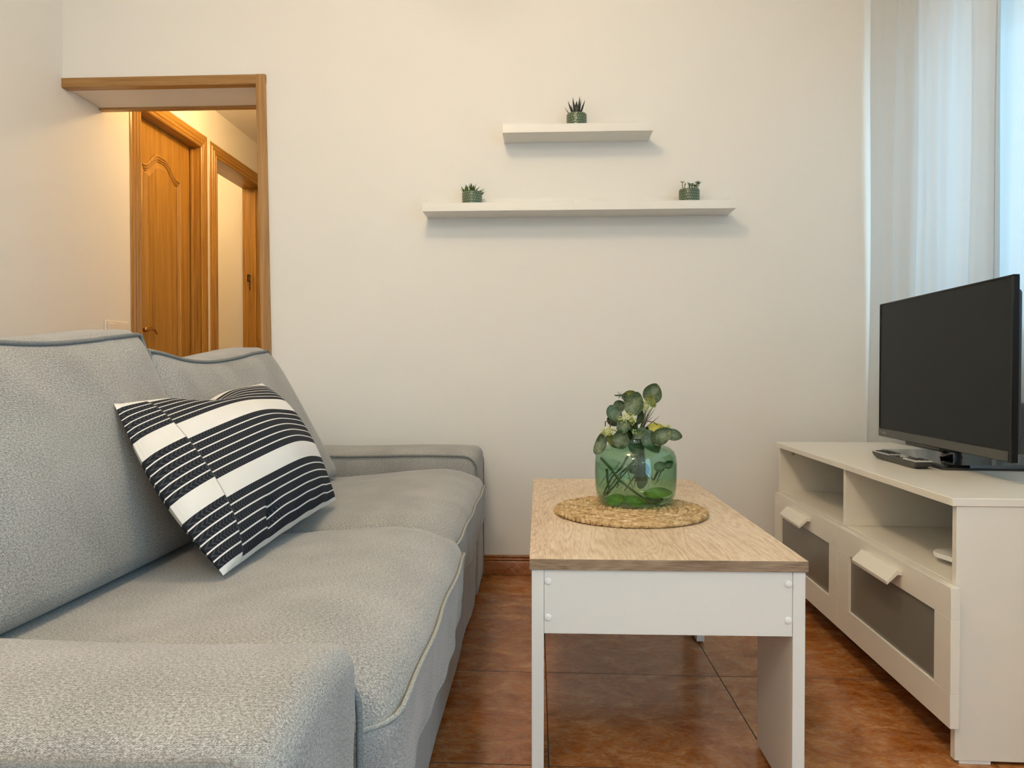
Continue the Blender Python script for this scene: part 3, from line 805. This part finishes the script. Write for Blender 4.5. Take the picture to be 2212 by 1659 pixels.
def seat(y0, y1, xf):
    df = seat_def(y0, y1, xf)
    o = weld(soft_box(-.95, -.14, y0, y1, .315, .45, .032, (14, 16, 4), df).build('seat_cushion', FAB, sofa, smooth=True))
    def edge_pts(z, x, n=40, inset=.03, ends=True):
        pts = []
        rr = .05
        if ends: pts += [(x - .30, y0 + .001, z), (x - .16, y0 + .001, z), (x - rr, y0 + .002, z)]
        for i in range(1, 6):
            a = PI / 2 * (1 - i / 6); pts.append((x - rr * (1 - math.cos(a)), y0 + rr * (1 - math.sin(a)), z))
        pts += [(x, y0 + rr + (y1 - y0 - 2 * rr) * i / n, z) for i in range(n + 1)]
        for i in range(1, 6):
            a = PI / 2 * (i / 6); pts.append((x - rr * (1 - math.cos(a)), y1 - rr * (1 - math.sin(a)), z))
        if ends: pts += [(x - rr, y1 - .002, z), (x - .16, y1 - .001, z), (x - .30, y1 - .001, z)]
        return pts
    top = [df(Vector(q)) + Vector((.003, 0, 0)) for q in edge_pts(.437, -.1445)]
    MB().tube(top, .0032, 8).build('piping', M['pipe_light'], o, smooth=True)
    # loose front flap of the cover hanging from the piping to a light hem
    base_ = [df(Vector(q)) for q in edge_pts(.432, -.1445, n=60, ends=False)]
    NZ = 10
    def fl(i, j, o_):
        q = base_[i]; t = j / NZ; k = (q.y - y0) / (y1 - y0)
        zb = .300 + .006 * math.sin(q.y * 9) + .02 * max(0, k - .93) / .07 * 0
        z = q.z + (zb - q.z) * t
        x = q.x + o_ - .006 * t * 1.0 + .004 * math.sin(q.y * 17 + 1) * t * t + .0018 * math.sin(q.y * 47 + z * 20) * t
        return (x + .004, q.y, z)
    n_ = len(base_); mb = MB()
    vs = [fl(i, j, 0) for j in range(NZ + 1) for i in range(n_)] + [fl(i, j, -.002) for j in range(NZ + 1) for i in range(n_)]
    fs = []; uv = []
    for L_ in (0, 1):
        for j in range(NZ):
            for i in range(n_ - 1):
                q = [L_ * n_ * (NZ + 1) + j * n_ + i, L_ * n_ * (NZ + 1) + j * n_ + i + 1, L_ * n_ * (NZ + 1) + (j + 1) * n_ + i + 1, L_ * n_ * (NZ + 1) + (j + 1) * n_ + i]
                if L_: q = q[::-1]
                fs.append(q[::-1]); uv.append([(vs[t_][1], vs[t_][2]) for t_ in q[::-1]])
    mb.add(vs, fs, uv); mb.build('cover_flap', FAB, o, smooth=True)
    MB().tube([Vector(fl(i, NZ, -.001)) for i in range(n_)], .0022, 6).build('hem', M['pipe_light'], o, smooth=True)
    return o
seat(.735, 1.505, -.140); seat(1.507, 2.388, -.163)

def back_cushion(y0, y1, sag, seed, ext=0.0):
    yc, hw = (y0 + y1) / 2, (y1 - y0) / 2
    H0, H1 = .435, .85
    def df(q):
        # q.x in [-.1,.1] thickness, q.z in [0,1]*.42 height
        c = (q.y - yc) / hw; t = q.x / .1; s_ = q.z / .415
        zt = .846 + .012 * c + .004 * abs(c) ** 3 - sag * (1 - abs(c) ** 1.5) + .008 * math.sin(q.y * 9 + seed)
        z = H0 + (zt - H0) * s_
        xf = -.655 + ext * .30 * max(0, c) + (-.812 + .655 - ext * .30 * max(0, c)) * max(0, s_) ** .92 
        xb = -.950 + .00 * s_
        xm, th = (xf + xb) / 2, (xf - xb) / 2
        bulge = math.sin(min(max(s_, 0), 1) * PI) ** .7
        x = xm + t * th
        if t > 0:
            x += t * (.036 * bulge * (1 - abs(c) ** 3) - .012 * abs(c) ** 6 * bulge)
            x -= t * .02 * abs(c) ** 8
            x += t * .004 * math.sin(q.y * 31 + s_ * 9 + seed) * s_ ** 2
        y = q.y - (.030 * c * (1 - math.sin(s_ * PI * .9 + .15)) if abs(c) > .5 else 0)
        y += .006 * math.sin(s_ * 7 + seed) * c
        y += ext * max(0, c) * (1 - s_)
        return Vector((x, y, z))
    o = weld(soft_box(-.1, .1, y0, y1, 0, .415, .045, (6, 20, 14), df).build('back_cushion', FAB, sofa, smooth=True))
    # piping along the front top edge and down the sides
    pts = []
    e = .0135
    for i in range(13): pts.append((.100 - e, y0 + e, .05 + (.40 - .05) * i / 12))
    for i in range(1, 30): pts.append((.100 - e, y0 + e + (y1 - y0 - 2 * e) * i / 30, .415 - e))
    for i in range(13): pts.append((.100 - e, y1 - e, .40 - (.40 - .05) * i / 12))
    P_ = [df(Vector(q)) for q in pts]
    C_ = df(Vector((0, yc, .2)))
    P_ = [q + (Vector((q.x, q.y, q.z)) - Vector((C_.x, q.y, C_.z))).normalized() * .0035 for q in P_]
    MB().tube(P_, .0042, 8).build('piping', M['pipe'], o, smooth=True)
    return o
back_cushion(.745, 1.500, .004, 1.0)
back_cushion(1.462, 2.195, .028, 2.6, .15)

# ------------------------------------------------------------------ striped pillow
BL, BR, TL, TR = Vector((-.500, -1.657, .462)), Vector((-.500, -1.062, .474)), Vector((-.748, -1.535, .724)), Vector((-.700, -1.005, .752))
nrm = (BR - BL).cross(TL - BL).normalized()
if nrm.x < 0: nrm = -nrm
pil_c = (BL + BR + TL + TR) / 4
T_ = .095
def pil(u, v, side):
    # edges bow inward between the corners
    uu_ = u; vv_ = v
    bow = .030
    us = u - (.5 - u) * 2 * .042 * math.sin(PI * v) * abs(2 * u - 1) ** 2
    vs_ = v + (.5 - v) * 2 * (.055 if v > .5 else .012) * math.sin(PI * u) * abs(2 * v - 1) ** 3
    q = BL * (1 - us) * (1 - vs_) + BR * us * (1 - vs_) + TL * (1 - us) * vs_ + TR * us * vs_
    th = T_ * max(0, math.sin(PI * u)) ** .5 * max(0, math.sin(PI * v)) ** .5
    th *= 1 + .04 * math.sin(11 * u + 5 * v)
    q = q + nrm * th * side * (1.0 if side > 0 else .55)
    # dents near the top edge and lower left corner, as if sat on
    if side > 0:
        g = math.exp(-((u - .40) ** 2) / .012 - ((v - .95) ** 2) / .010); q -= nrm * .030 * g + Vector((0, 0, .018)) * g
        g = math.exp(-((u - .30) ** 2) / .0012 - ((v - .10) ** 2) / .004); q -= nrm * .022 * g
        q += nrm * .003 * math.sin(u * 34 + v * 9) * math.exp(-((v - .02) ** 2) / .01)
    else:
        g = math.exp(-((u - .40) ** 2) / .012 - ((v - .95) ** 2) / .010); q -= Vector((0, 0, .018)) * g
    return q - pil_c
mb = MB()
mb.grid(lambda u, v: pil(u, v, 1), 110, 80); mb.grid(lambda u, v: pil(u, v, -1), 60, 50, flip=True)
po = mb.build('throw_pillow', M['stripe'], smooth=True); po.location = pil_c
tag(po, 'black and white striped throw pillow leaning on the grey sofa cushions', 'pillow')

# ------------------------------------------------------------------ coffee table
tx0, tx1, ty0, ty1, tz = -.032, .465, -1.456, -.474, .442
tb = empty('coffee_table', 'white coffee table with a light oak top in the middle', 'coffee table', ((tx0 + tx1) / 2, (ty0 + ty1) / 2, 0), .009)
hx, hy2 = (tx1 - tx0) / 2, (ty1 - ty0) / 2
mb = MB(); mb.box(-hx, hx, -hy2, hy2, tz - .020, tz)
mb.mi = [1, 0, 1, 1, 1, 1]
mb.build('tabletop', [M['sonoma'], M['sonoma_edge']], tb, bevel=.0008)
e = .004
for sx in (-1, 1):
    for sy in (-1, 1):
        xa = sx * (hx - e); xb_ = sx * (hx - e - .022); ya_ = sy * (hy2 - e); yb2 = sy * (hy2 - e - .205)
        lg = MB().box(xa, xb_, ya_, yb2, .006, tz - .0202).build('leg', M['white_foil'], tb, bevel=.0008)
        MB().box(xa - sx * .004, xb_ + sx * .004, ya_ - sy * .01, ya_ - sy * .035, 0, .006).build('foot_pad', M['black_satin'], lg)
        MB().box(xa - sx * .004, xb_ + sx * .004, yb2 + sy * .01, yb2 + sy * .035, 0, .006).build('foot_pad', M['black_satin'], lg)
for sy in (-1, 1):
    ap = MB().box(-hx + e + .0225, hx - e - .0225, sy * (hy2 - e - .001), sy * (hy2 - e - .017), .305, tz - .0202).build('apron', M['white_foil'], tb, bevel=.0008)
    for sx in (-1, 1):
        for zz in (.400, .334):
            mb = MB(); mb.sphere((0, 0, 0), .0068, 18, 8, (1, .32, 1)); o = mb.build('screw_cap', M['cap_white'], ap, smooth=True)
            o.location = (sx * (hx - .034), sy * (hy2 - e - .0005), zz)
for sx in (-1, 1):
    MB().box(sx * (hx - e - .003), sx * (hx - e - .019), -hy2 + .21, hy2 - .21, .305, tz - .0202).build('side_rail', M['white_foil'], tb, bevel=.0008)
MB().box(-hx + .026, hx - .026, -hy2 + .022, hy2 - .022, .307, .317).build('bottom_panel', M['white_foil'], tb)

# ------------------------------------------------------------------ woven mat
mat_c = Vector((.205, -1.022, tz + .0003))
rm = .182; cord = .0232
mt = MB()
def lobe(c, tang, length, wdt, hgt, tilt, roll=0):
    Mx = Matrix.Rotation(math.atan2(tang.y, tang.x) + tilt, 3, 'Z') @ Matrix.Rotation(roll, 3, 'Y')
    mt.sphere(c, 1, 10, 6, (length, wdt, hgt), Mx)
R2 = random.Random(5)
for ring in range(7):
    rr = rm - cord * (ring + .5)
    nl = max(6, int(2 * PI * rr / .0135)); ph_ = R2.random()
    for k in range(nl):
        for sgn, off in ((1, 0), (-1, .5)):
            a_ = 2 * PI * (k + off + ph_) / nl + R2.uniform(-.06, .06) / nl
            rad = Vector((math.cos(a_), math.sin(a_), 0)); tang = Vector((-rad.y, rad.x, 0))
            c = rad * (rr + sgn * cord * .23 + R2.uniform(-.0006, .0006)); c.z = .0064 + R2.uniform(-.0006, .0006)
            lobe(c, tang, .0135 * R2.uniform(.94, 1.08), .0056 * R2.uniform(.92, 1.08), .0062, -sgn * .42, roll=.10 * sgn)
mt.lathe([(0, .0008), (rm - .010, .0008), (rm - .008, .0015), (rm - .010, .0022), (0, .0022)], 48)
mo = mt.build('woven_placemat', M['straw'], smooth=True); mo.location = mat_c
tag(mo, 'round braided straw placemat under the green vase on the coffee table', 'placemat')

# ------------------------------------------------------------------ vase
vz = mat_c.z + .0124
vase = empty('glass_vase', 'wide round green glass vase on the braided mat', 'vase', (.225, -.960, vz))
outer = [(0, .002), (.060, .0), (.078, .003), (.090, .011), (.097, .025), (.0995, .045), (.1005, .075), (.1003, .100), (.0985, .118), (.093, .130), (.082, .139), (.064, .146), (.050, .151), (.0445, .157), (.0435, .168), (.0445, .178), (.048, .184)]
inner = [(.0465, .1835), (.0425, .178), (.0412, .168), (.0420, .156), (.048, .1485), (.063, .1435), (.081, .1365), (.0915, .128), (.0965, .117), (.0980, .100), (.0982, .075), (.0972, .045), (.0945, .027), (.087, .015), (.074, .009), (.050, .008), (0, .008)]
MB().lathe(outer + inner, 96).build('vase_body', M['vase'], vase, smooth=True)

# ------------------------------------------------------------------ bouquet, coordinates in photo-crop pixels around the vase axis
bq = empty('leaf_bouquet', 'bunch of round grey green leaves with pale buds standing in the green vase', 'flowers', (.225, -.960, vz))
KX = 1.780 / FPX / 5.183
def bp(cx_, cy_, dy=0.0):
    return Vector(((cx_ - 586) * KX, dy, (.777 - (800 + cy_ / 5.183 - 805) * 1.780 / FPX) - vz))
def leaf(name, cx_, cy_, ln, wd, ang, mt_, dy=0.0, bend=.12, tilt=0.0, tip=.85, parent=None, fold=.12):
    """rounded leaf with a folded midrib; ang in degrees above +x in the picture"""
    c = bp(cx_, cy_, dy); a = math.radians(ang)
    ax = Vector((math.cos(a), math.sin(tilt) * .6, math.sin(a))).normalized()
    sd = Vector((-math.sin(a), math.sin(tilt * 1.7 + 1) * .5, math.cos(a))); sd = (sd - ax * sd.dot(ax)).normalized(); nn = ax.cross(sd)
    l_, w_ = ln * KX, wd * KX
    mb = MB()
    def fn(u, v, o=0):
        t = u; s_ = (v - .5) * 2
        wid = w_ * .5 * (math.sin(PI * t ** tip)) ** .62 if 0 < t < 1 else 0.0001
        q = c + ax * (t - .5) * l_ + sd * s_ * wid + nn * (abs(s_) * wid * fold * 2 + bend * l_ * ((t - .5) ** 2) * 4 + .03 * l_ * math.sin(6 * t + 3 * s_)) + nn * o
        return q
    mb.grid(lambda u, v: fn(u, v, .0003), 18, 8); mb.grid(lambda u, v: fn(u, v, -.0003), 18, 8, flip=True)
    return mb.build(name, mt_, parent or bq, smooth=True)
LV = [
 (785, 255, 215, 180, 72, 'leaf', .01, .05), (560, 365, 245, 185, 72, 'leaf', -.028, .08), (530, 290, 150, 120, 40, 'leaf_olive', .012, .1),
 (340, 482, 200, 140, -58, 'leaf', -.020, .1), (415, 400, 130, 120, 20, 'leaf_dark', .01, .1), (320, 570, 130, 80, -40, 'leaf_dark', .0, .1), (430, 602, 155, 120, 52, 'leaf', -.050, -.1),
 (410, 742, 195, 160, 78, 'leaf', -.045, .1), (200, 805, 250, 112, 68, 'leaf', -.020, .2), (318, 775, 160, 88, -62, 'leaf_olive', -.018, .1),
 (748, 340, 140, 92, -58, 'leaf_olive', -.008, .1), (800, 632, 175, 95, -10, 'leaf_yellow', -.030, .1), (838, 705, 235, 145, 38, 'leaf', -.052, -.1),
 (725, 775, 260, 165, -58, 'leaf', -.040, .1), (997, 712, 170, 112, -16, 'leaf', -.01, .1), (612, 682, 160, 88, 42, 'leaf', -.040, .1),
 (540, 835, 175, 100, -72, 'leaf_dark', -.042, .1), (612, 830, 140, 95, 75, 'leaf_dark', -.036, .1), (468, 285, 75, 60, 80, 'leaf', .0, .1), (640, 520, 150, 60, 70, 'leaf_dark', .0, .1), (560, 590, 140, 70, 100, 'leaf_dark', .01, .1), (640, 750, 150, 85, 65, 'leaf_dark', -.01, .1), (520, 720, 150, 80, 110, 'leaf_dark', .0, .1), (700, 680, 140, 80, 30, 'leaf_dark', .012, .1), (480, 690, 130, 70, 60, 'leaf_dark', .0, .1), (590, 430, 130, 60, 95, 'leaf_dark', .012, .1), (760, 720, 130, 80, 10, 'leaf_dark', .01, .1)]
for (a, b, c, d, g, mm, dy, bd) in LV: leaf('leaf', a, b, c * 1.12, d * 1.22, g, M[mm], dy, bd, tilt=random.uniform(-.3, .3))
# leaves pressed inside the vase
for (a, b, c, d, g, mm, dy, bd) in [(350, 1405, 215, 130, 12, 'leaf_bright', -.045, .1), (550, 1418, 250, 115, -12, 'leaf_bright', -.050, .1), (805, 1325, 320, 120, 4, 'leaf_bright', -.045, -.1),
        (650, 1165, 270, 125, 80, 'leaf_dark', -.03, .1), (820, 1040, 130, 120, 40, 'leaf', -.05, .1), (560, 1075, 130, 90, 20, 'leaf_dark', -.035, .1), (955, 1045, 120, 90, 30, 'leaf', .0, .1), (770, 1412, 210, 100, 0, 'leaf', -.030, .1), (690, 1075, 130, 90, 100, 'leaf_dark', -.02, .1)]:
    leaf('leaf', a, b, c, d, g, M[mm], dy, bd, tilt=random.uniform(-.4, .4))
# stems
mb = MB()
def st(pts, r=.0018, r2=None): mb.tube([bp(*q) for q in pts], r, 8, rend=r2)
st([(190, 955, -.03), (290, 1060, -.045), (380, 1180, -.06), (500, 1270, -.065), (580, 1330, -.06), (700, 1420, -.05), (860, 1480, -.04)], .0034, .0026)
st([(820, 1110, -.02), (780, 1210, -.01)], .0035, .002); st([(500, 950, 0), (430, 1080, .0), (330, 1190, .01), (230, 1390, .01)], .0028, .0018)
st([(260, 1080, -.02), (270, 1220, -.02), (290, 1340, -.03)], .0035, .002); st([(420, 1190, 0), (340, 1290, -.01), (230, 1380, -.02)], .002)
for k, (tx_, ty_) in enumerate([(785, 360), (600, 480), (330, 520), (690, 430), (740, 330), (410, 520), (270, 640), (900, 640), (470, 330), (560, 560), (650, 640), (820, 640)]):
    st([(560 + k * 12, 1010, -.012 + .004 * (k % 4)), (565 + k * 9, 800, -.01 + .004 * (k % 5)), ((600 + tx_) / 2, (800 + ty_) / 2 - 30, -.01), (tx_, ty_, -.012)], .0016, .0010)
for k in range(9):
    a = k * 2.4; st([(590 + 60 * math.cos(a), 930, .02 * math.sin(a)), (600 + 40 * math.cos(a), 1010, .015 * math.sin(a)), (560 + 160 * math.cos(a + .4), 1150 + 50 * math.sin(a), .04 * math.sin(a)), (520 + 290 * math.cos(a + .8), 1290 + 90 * math.sin(a), .05 * math.cos(a))], .0022, .0014)
mb.build('stems', M['stem'], bq, smooth=True)
mb = MB()
st([(600, 560, -.03), (690, 548, -.035), (760, 560, -.04), (800, 590, -.04)], .0012); st([(240, 610, -.03), (240, 560, -.03), (265, 548, -.03), (300, 545, -.03), (290, 640, -.03)], .0014); st([(300, 545, -.03), (360, 600, -.03), (470, 700, -.02), (570, 830, 0)], .0014)
mb.build('stems', M['stem_brown'], bq, smooth=True)
# sprig at the upper left
mb = MB(); c0 = bp(440, 272, -.005)
mb.tube([bp(470, 285, 0), c0, bp(350, 272, -.01)], .0016, 8)
for a in (60, 120, 200, 250, 300, 20): blade(mb, bp(405, 270, -.008), (math.cos(math.radians(a)) * .9, .3 * math.sin(a), math.sin(math.radians(a))), .011, .0028)
mb.build('sprig', M['leaf_dark'], bq, smooth=True)
# grass blades above and inside
mb = MB()
for (bx, by, tx_, ty_, wd) in [(600, 700, 770, 415, .006), (640, 640, 820, 418, .005), (680, 640, 868, 503, .0055), (650, 620, 797, 508, .004), (640, 700, 740, 480, .006), (560, 720, 650, 470, .006), (520, 740, 560, 520, .006), (600, 760, 600, 560, .008)]:
    a_, b_ = bp(bx, by, -.006), bp(tx_, ty_, .01); blade(mb, a_, b_ - a_, (b_ - a_).length, wd, curl=.03, thick=.15)
mb.build('grass_sprig', M['leaf_dark'], bq, smooth=True); mb = MB()
for (bx, by, tx_, ty_, wd) in [(250, 1130, 165, 1270, .004), (320, 1100, 250, 1160, .004), (520, 1060, 600, 1300, .006), (480, 1100, 540, 1330, .006), (360, 1010, 560, 1030, .004), (300, 1050, 470, 1120, .005), (270, 1150, 440, 1290, .004), (450, 1240, 330, 1340, .003), (440, 1150, 620, 1240, .005), (820, 1180, 770, 1240, .003), (600, 960, 560, 1280, .008), (560, 940, 620, 1230, .007), (300, 960, 420, 1010, .006), (400, 980, 250, 1210, .006), (620, 980, 700, 1290, .007), (350, 1040, 600, 1160, .006), (880, 1000, 790, 1220, .007)]:
    a_, b_ = bp(bx, by, -.04), bp(tx_, ty_, -.045); blade(mb, a_, b_ - a_, (b_ - a_).length, wd, curl=.06, thick=.15)
mb.build('grass_sprig', M['leaf_dark'], bq, smooth=True)
# bud clusters
R3 = random.Random(2)
for (cx_, cy_, rx, rz, n_, dy) in [(478, 525, 100, 80, 120, -.045), (258, 665, 88, 62, 95, -.035), (690, 385, 50, 85, 80, -.012), (924, 618, 38, 34, 36, -.012), (560, 660, 40, 30, 14, -.045)]:
    mb = MB(); c = bp(cx_, cy_, dy)
    for i in range(n_):
        a = R3.uniform(0, 2 * PI); b = math.acos(R3.uniform(-1, 1)); k = R3.uniform(.35, 1.05)
        q = c + Vector((rx * KX * math.sin(b) * math.cos(a) * k, .010 * math.sin(b) * math.sin(a), rz * KX * math.cos(b) * k))
        mb.tube([c + (q - c) * .5, q], .0003, 5); mb.sphere(q, R3.uniform(.0009, .0017), 7, 5)
    mb.build('bud_cluster', M['blossom'], bq, smooth=True)

# ------------------------------------------------------------------ television bench
A_ = (.804, -1.298); rz = -math.radians(1.032)
bench = empty('tv_bench', 'long white television bench with two open bays above two glass fronted drawers', 'tv bench', (A_[0], A_[1], 0), rz)
BL_, DP = 1.166, .41; W_ = M['bench_white']
MB().box(0, DP, 0, BL_, .514, .530).build('top_panel', W_, bench, bevel=.0012)
for ya_ in (.0, BL_ - .0 - .024):
    pass
MB().box(.010, DP - .005, .003, .019, .007, .5138).build('side_panel', W_, bench, bevel=.001)
MB().box(.010, DP - .005, 1.124, 1.140, .007, .5138).build('side_panel', W_, bench, bevel=.001)
MB().box(.010, DP - .02, .549, .564, .3582, .5138).build('divider', W_, bench, bevel=.0008)
MB().box(.012, DP - .012, .0192, 1.1238, .342, .3580).build('middle_shelf', W_, bench, bevel=.0008)
MB().box(DP - .012, DP - .006, .0192, 1.1238, .10, .5138).build('back_panel', W_, bench)
MB().box(.012, DP - .012, .0192, 1.1238, .080, .090).build('bottom_panel', W_, bench)
for yy in (.011, 1.132):
    MB().box(.02, .08, yy - .006, yy + .006, 0, .007).build('foot', M['cap_white'], bench); MB().box(DP - .08, DP - .02, yy - .006, yy + .006, 0, .007).build('foot', M['cap_white'], bench)
mb = MB(); mb.lathe([(0, 0), (.0065, 0), (.0065, .0015), (.0045, .0015), (.0045, .0005), (0, .0005)], 20); o = mb.build('cam_lock', plain('beige_grey_plastic', (.42, .40, .33)), bench, smooth=True)
o.location = (.055, 1.1235, .492); o.rotation_euler = (PI / 2, 0, 0); 
def drawer(y0, y1, ga, gb, hl):
    d_ = empty('drawer', '', ''); del d_['label']; del d_['category']; d_.parent = bench
    za, zb, g0, g1 = .077, .3555, .145, .293; xf, xb = -.008, .010
    MB().box(xf, xb, y0, y1, g1, zb).build('top_rail', W_, d_, bevel=.0008)
    MB().box(xf, xb, y0, y1, za, g0).build('bottom_rail', W_, d_, bevel=.0008)
    MB().box(xf, xb, y0, ga, g0, g1).build('stile', W_, d_, bevel=.0008)
    MB().box(xf, xb, gb, y1, g0, g1).build('stile', W_, d_, bevel=.0008)
    MB().box(xf + .006, xf + .010, ga, gb, g0, g1).build('glass_panel', M['grey_glass'], d_)
    MB().box(.016, DP - .03, y0 + .02, y1 - .02, .098, .30).build('drawer_box', W_, d_)
    # folded lip handle: out, then down
    prof = [(xf, .334), (xf - .012, .336), (xf - .035, .311), (xf - .033, .302), (xf - .010, .3245), (xf, .3235)]
    MB().prism([(p_[0], p_[1]) for p_ in prof], 1, hl[0], hl[1]).build('handle', W_, d_, bevel=.001)
drawer(-.013, .5545, .049, .478, (.185, .375)); drawer(.5565, 1.123, .617, 1.054, (.765, .955))

# white rounded lid lying in the near bay
mb = MB()
pts = []
hw_, hl_ = .062, .10
for cx_, cy_, a0 in ((hl_ - .04, hw_ - .04, 0), (-hl_ + .04, hw_ - .04, 90), (-hl_ + .04, -hw_ + .04, 180), (hl_ - .04, -hw_ + .04, 270)):
    for k in range(9):
        a = math.radians(a0 + 90 * k / 8); pts.append((cx_ + .04 * math.cos(a), cy_ + .04 * math.sin(a)))
mb.prism(pts, 2, 0.012, .022); mb.prism([(a * .6, b * .6) for a, b in pts], 2, 0, .012)
o = mb.build('router_box', M['cap_white'], bevel=.0015)
cr = Matrix.Rotation(rz, 3, 'Z'); q = Vector((A_[0], A_[1], 0)) + cr @ Vector((.16, .165, .3583)); o.location = q; o.rotation_euler = (0, 0, rz + .25)
tag(o, 'flat white rounded box inside the near open bay of the television bench', 'box')

# ------------------------------------------------------------------ television
NC = Vector((1.020, -1.134, .580)); u_ = Vector((.030, .687, 0)); TW = u_.length; trz = -math.atan2(.030, .687)
tv = empty('television', 'black flat screen television on a glossy stand on the white bench', 'television', (NC.x, NC.y, .5305), trz)
z0_ = NC.z - .5305; TH = .413
mb = MB()   # bezel frame (local x into the back, y along the screen)
bz = .004; bb = .026; FD = .014
mb.box(0, FD, 0, TW, z0_, z0_ + bb); mb.box(0, FD, 0, TW, z0_ + TH - bz, z0_ + TH); mb.box(0, FD, 0, bz + .004, z0_ + bb, z0_ + TH - bz); mb.box(0, FD, TW - bz, TW, z0_ + bb, z0_ + TH - bz)
mb.box(.006, FD, .003, TW - .003, z0_ + .003, z0_ + TH - .003)
fr = mb.build('bezel', M['bezel_black'], tv, bevel=.0012)
MB().box(-.0012, .0005, .012, TW - .002, z0_ + .002, z0_ + bb - .002).build('bezel_strip', M['tv_bezel_grey'], fr, bevel=.0004)
MB().box(.002, .007, bz + .004, TW - bz, z0_ + bb, z0_ + TH - bz).build('screen', M['screen'], tv)
mb = MB(); mb.box(FD, .036, .022, TW - .022, z0_ + .05, z0_ + TH - .028)
mb.build('back_housing', M['tv_back'], tv, bevel=.010, seg=4)
mb = MB(); mb.box(.026, .080, .05, TW - .05, z0_ + .012, z0_ + .13); mb.build('speaker_housing', M['tv_back'], tv, bevel=.014, seg=4)
# printed maker name, small grey letters at the left of the bottom strip
tc = bpy.data.curves.new('maker_text', 'FONT'); tc.body = 'TOSHIBA'; tc.size = .011; tc.extrude = .0001; tc.align_x = 'LEFT'
to = bpy.data.objects.new('maker_text', tc); COL.objects.link(to); bpy.context.view_layer.update()
me = bpy.data.meshes.new_from_object(to.evaluated_get(bpy.context.evaluated_depsgraph_get())); me.name = 'maker_text'
bpy.data.objects.remove(to); me.materials.clear(); me.materials.append(M['logo'])
lo = bpy.data.objects.new('maker_text', me); COL.objects.link(lo); lo.parent = fr
lo.matrix_local = Matrix.Translation((-.0015, TW - .010, z0_ + .009)) @ Matrix(((0, 0, -1, 0), (-1, 0, 0, 0), (0, 1, 0, 0), (0, 0, 0, 1)))
# stand
cb_ = Vector((1.155, -.695, .5305)) - Vector((NC.x, NC.y, .5305)); cb_ = Matrix.Rotation(-trz, 3, 'Z') @ cb_
mb = MB(); bx, by = cb_.x, cb_.y
base_poly = [(bx - .130, by - .195), (bx - .136, by - .190), (bx - .136, by + .20), (bx - .125, by + .21), (bx + .065, by + .21), (bx + .072, by + .20), (bx + .072, by - .190), (bx + .065, by - .195)]
o1 = [(a, b, 0) for a, b in base_poly]; o2 = [(a, b, .006) for a, b in base_poly]; o3 = [((a - bx) * .93 + bx, (b - by) * .96 + by, .012) for a, b in base_poly]
n = len(base_poly); mb.add(o1 + o2 + o3, [list(range(n)), [2 * n + k for k in range(n)][::-1]] + [(k, k + n, (k + 1) % n + n, (k + 1) % n) for k in range(n)] + [(k + n, k + 2 * n, (k + 1) % n + 2 * n, (k + 1) % n + n) for k in range(n)])
mb.build('stand_base', M['black_gloss'], tv)
mb = MB(); mb.lathe([(.030, .010), (.027, .016), (.026, .035), (.030, .042), (.030, .060)], 32, (bx - .02, by, 0), cap=True)
mb.build('stand_neck', M['black_gloss'], tv, smooth=True)
MB().box(.012, .085, by - .11, by + .09, z0_ - .012, z0_ + .02).build('mounting_bracket', M['black_satin'], tv, bevel=.003)
# cable leaving the back of the set
cbm = MB(); cbm.tube([(1.112, -1.05, .664), (1.16, -1.05, .664), (1.22, -1.09, .663), (1.27, -1.15, .662), (1.29, -1.25, .60), (1.28, -1.30, .50), (1.28, -1.31, .25), (1.28, -1.31, .01)], .003, 8)
tag(cbm.build('power_cable', M['black_satin'], smooth=True), 'thin black cable running from the back of the television', 'cable')

# ------------------------------------------------------------------ remote control
rc = empty('remote_control', 'black and silver remote control lying on the bench before the television stand', 'remote control', (.972, -.745, .5305), -.03)
def rdef(q):
    t = abs(q.y) / .13; k = max(0, (t - .80) / .2)
    q = q.copy(); q.z += .012 * k ** 2 * (1 - q.z / .02); s_ = 1 - .25 * (1 - q.z / .02) ; q.x *= s_; return q
weld(soft_box(-.023, .023, -.13, .13, 0, .019, .005, (6, 20, 4), rdef).build('remote_body', M['black_satin'], rc, smooth=True))
MB().box(-.022, .022, -.1295, -.062, .0185, .0225).build('key_plate', M['silver'], rc, bevel=.0008)
MB().box(-.022, .022, .02, .128, .0185, .0215).build('key_plate', M['silver'], rc, bevel=.0008)
for j in range(3):
    for i in range(5):
        MB().box(-.016 + j * .0125, -.008 + j * .0125, .035 + i * .018, .044 + i * .018, .0213, .0235).build('button', M['black_satin'], rc)
for j in range(3): MB().box(-.016 + j * .0125, -.008 + j * .0125, -.12, -.075, .0223, .0236).build('button', M['tv_bezel_grey'], rc)
mb = MB(); mb.lathe([(.011, .018), (.011, .0235), (.006, .0245), (0, .0245)], 20, (.002, -.02, 0)); mb.build('dial', M['silver'], rc, smooth=True)
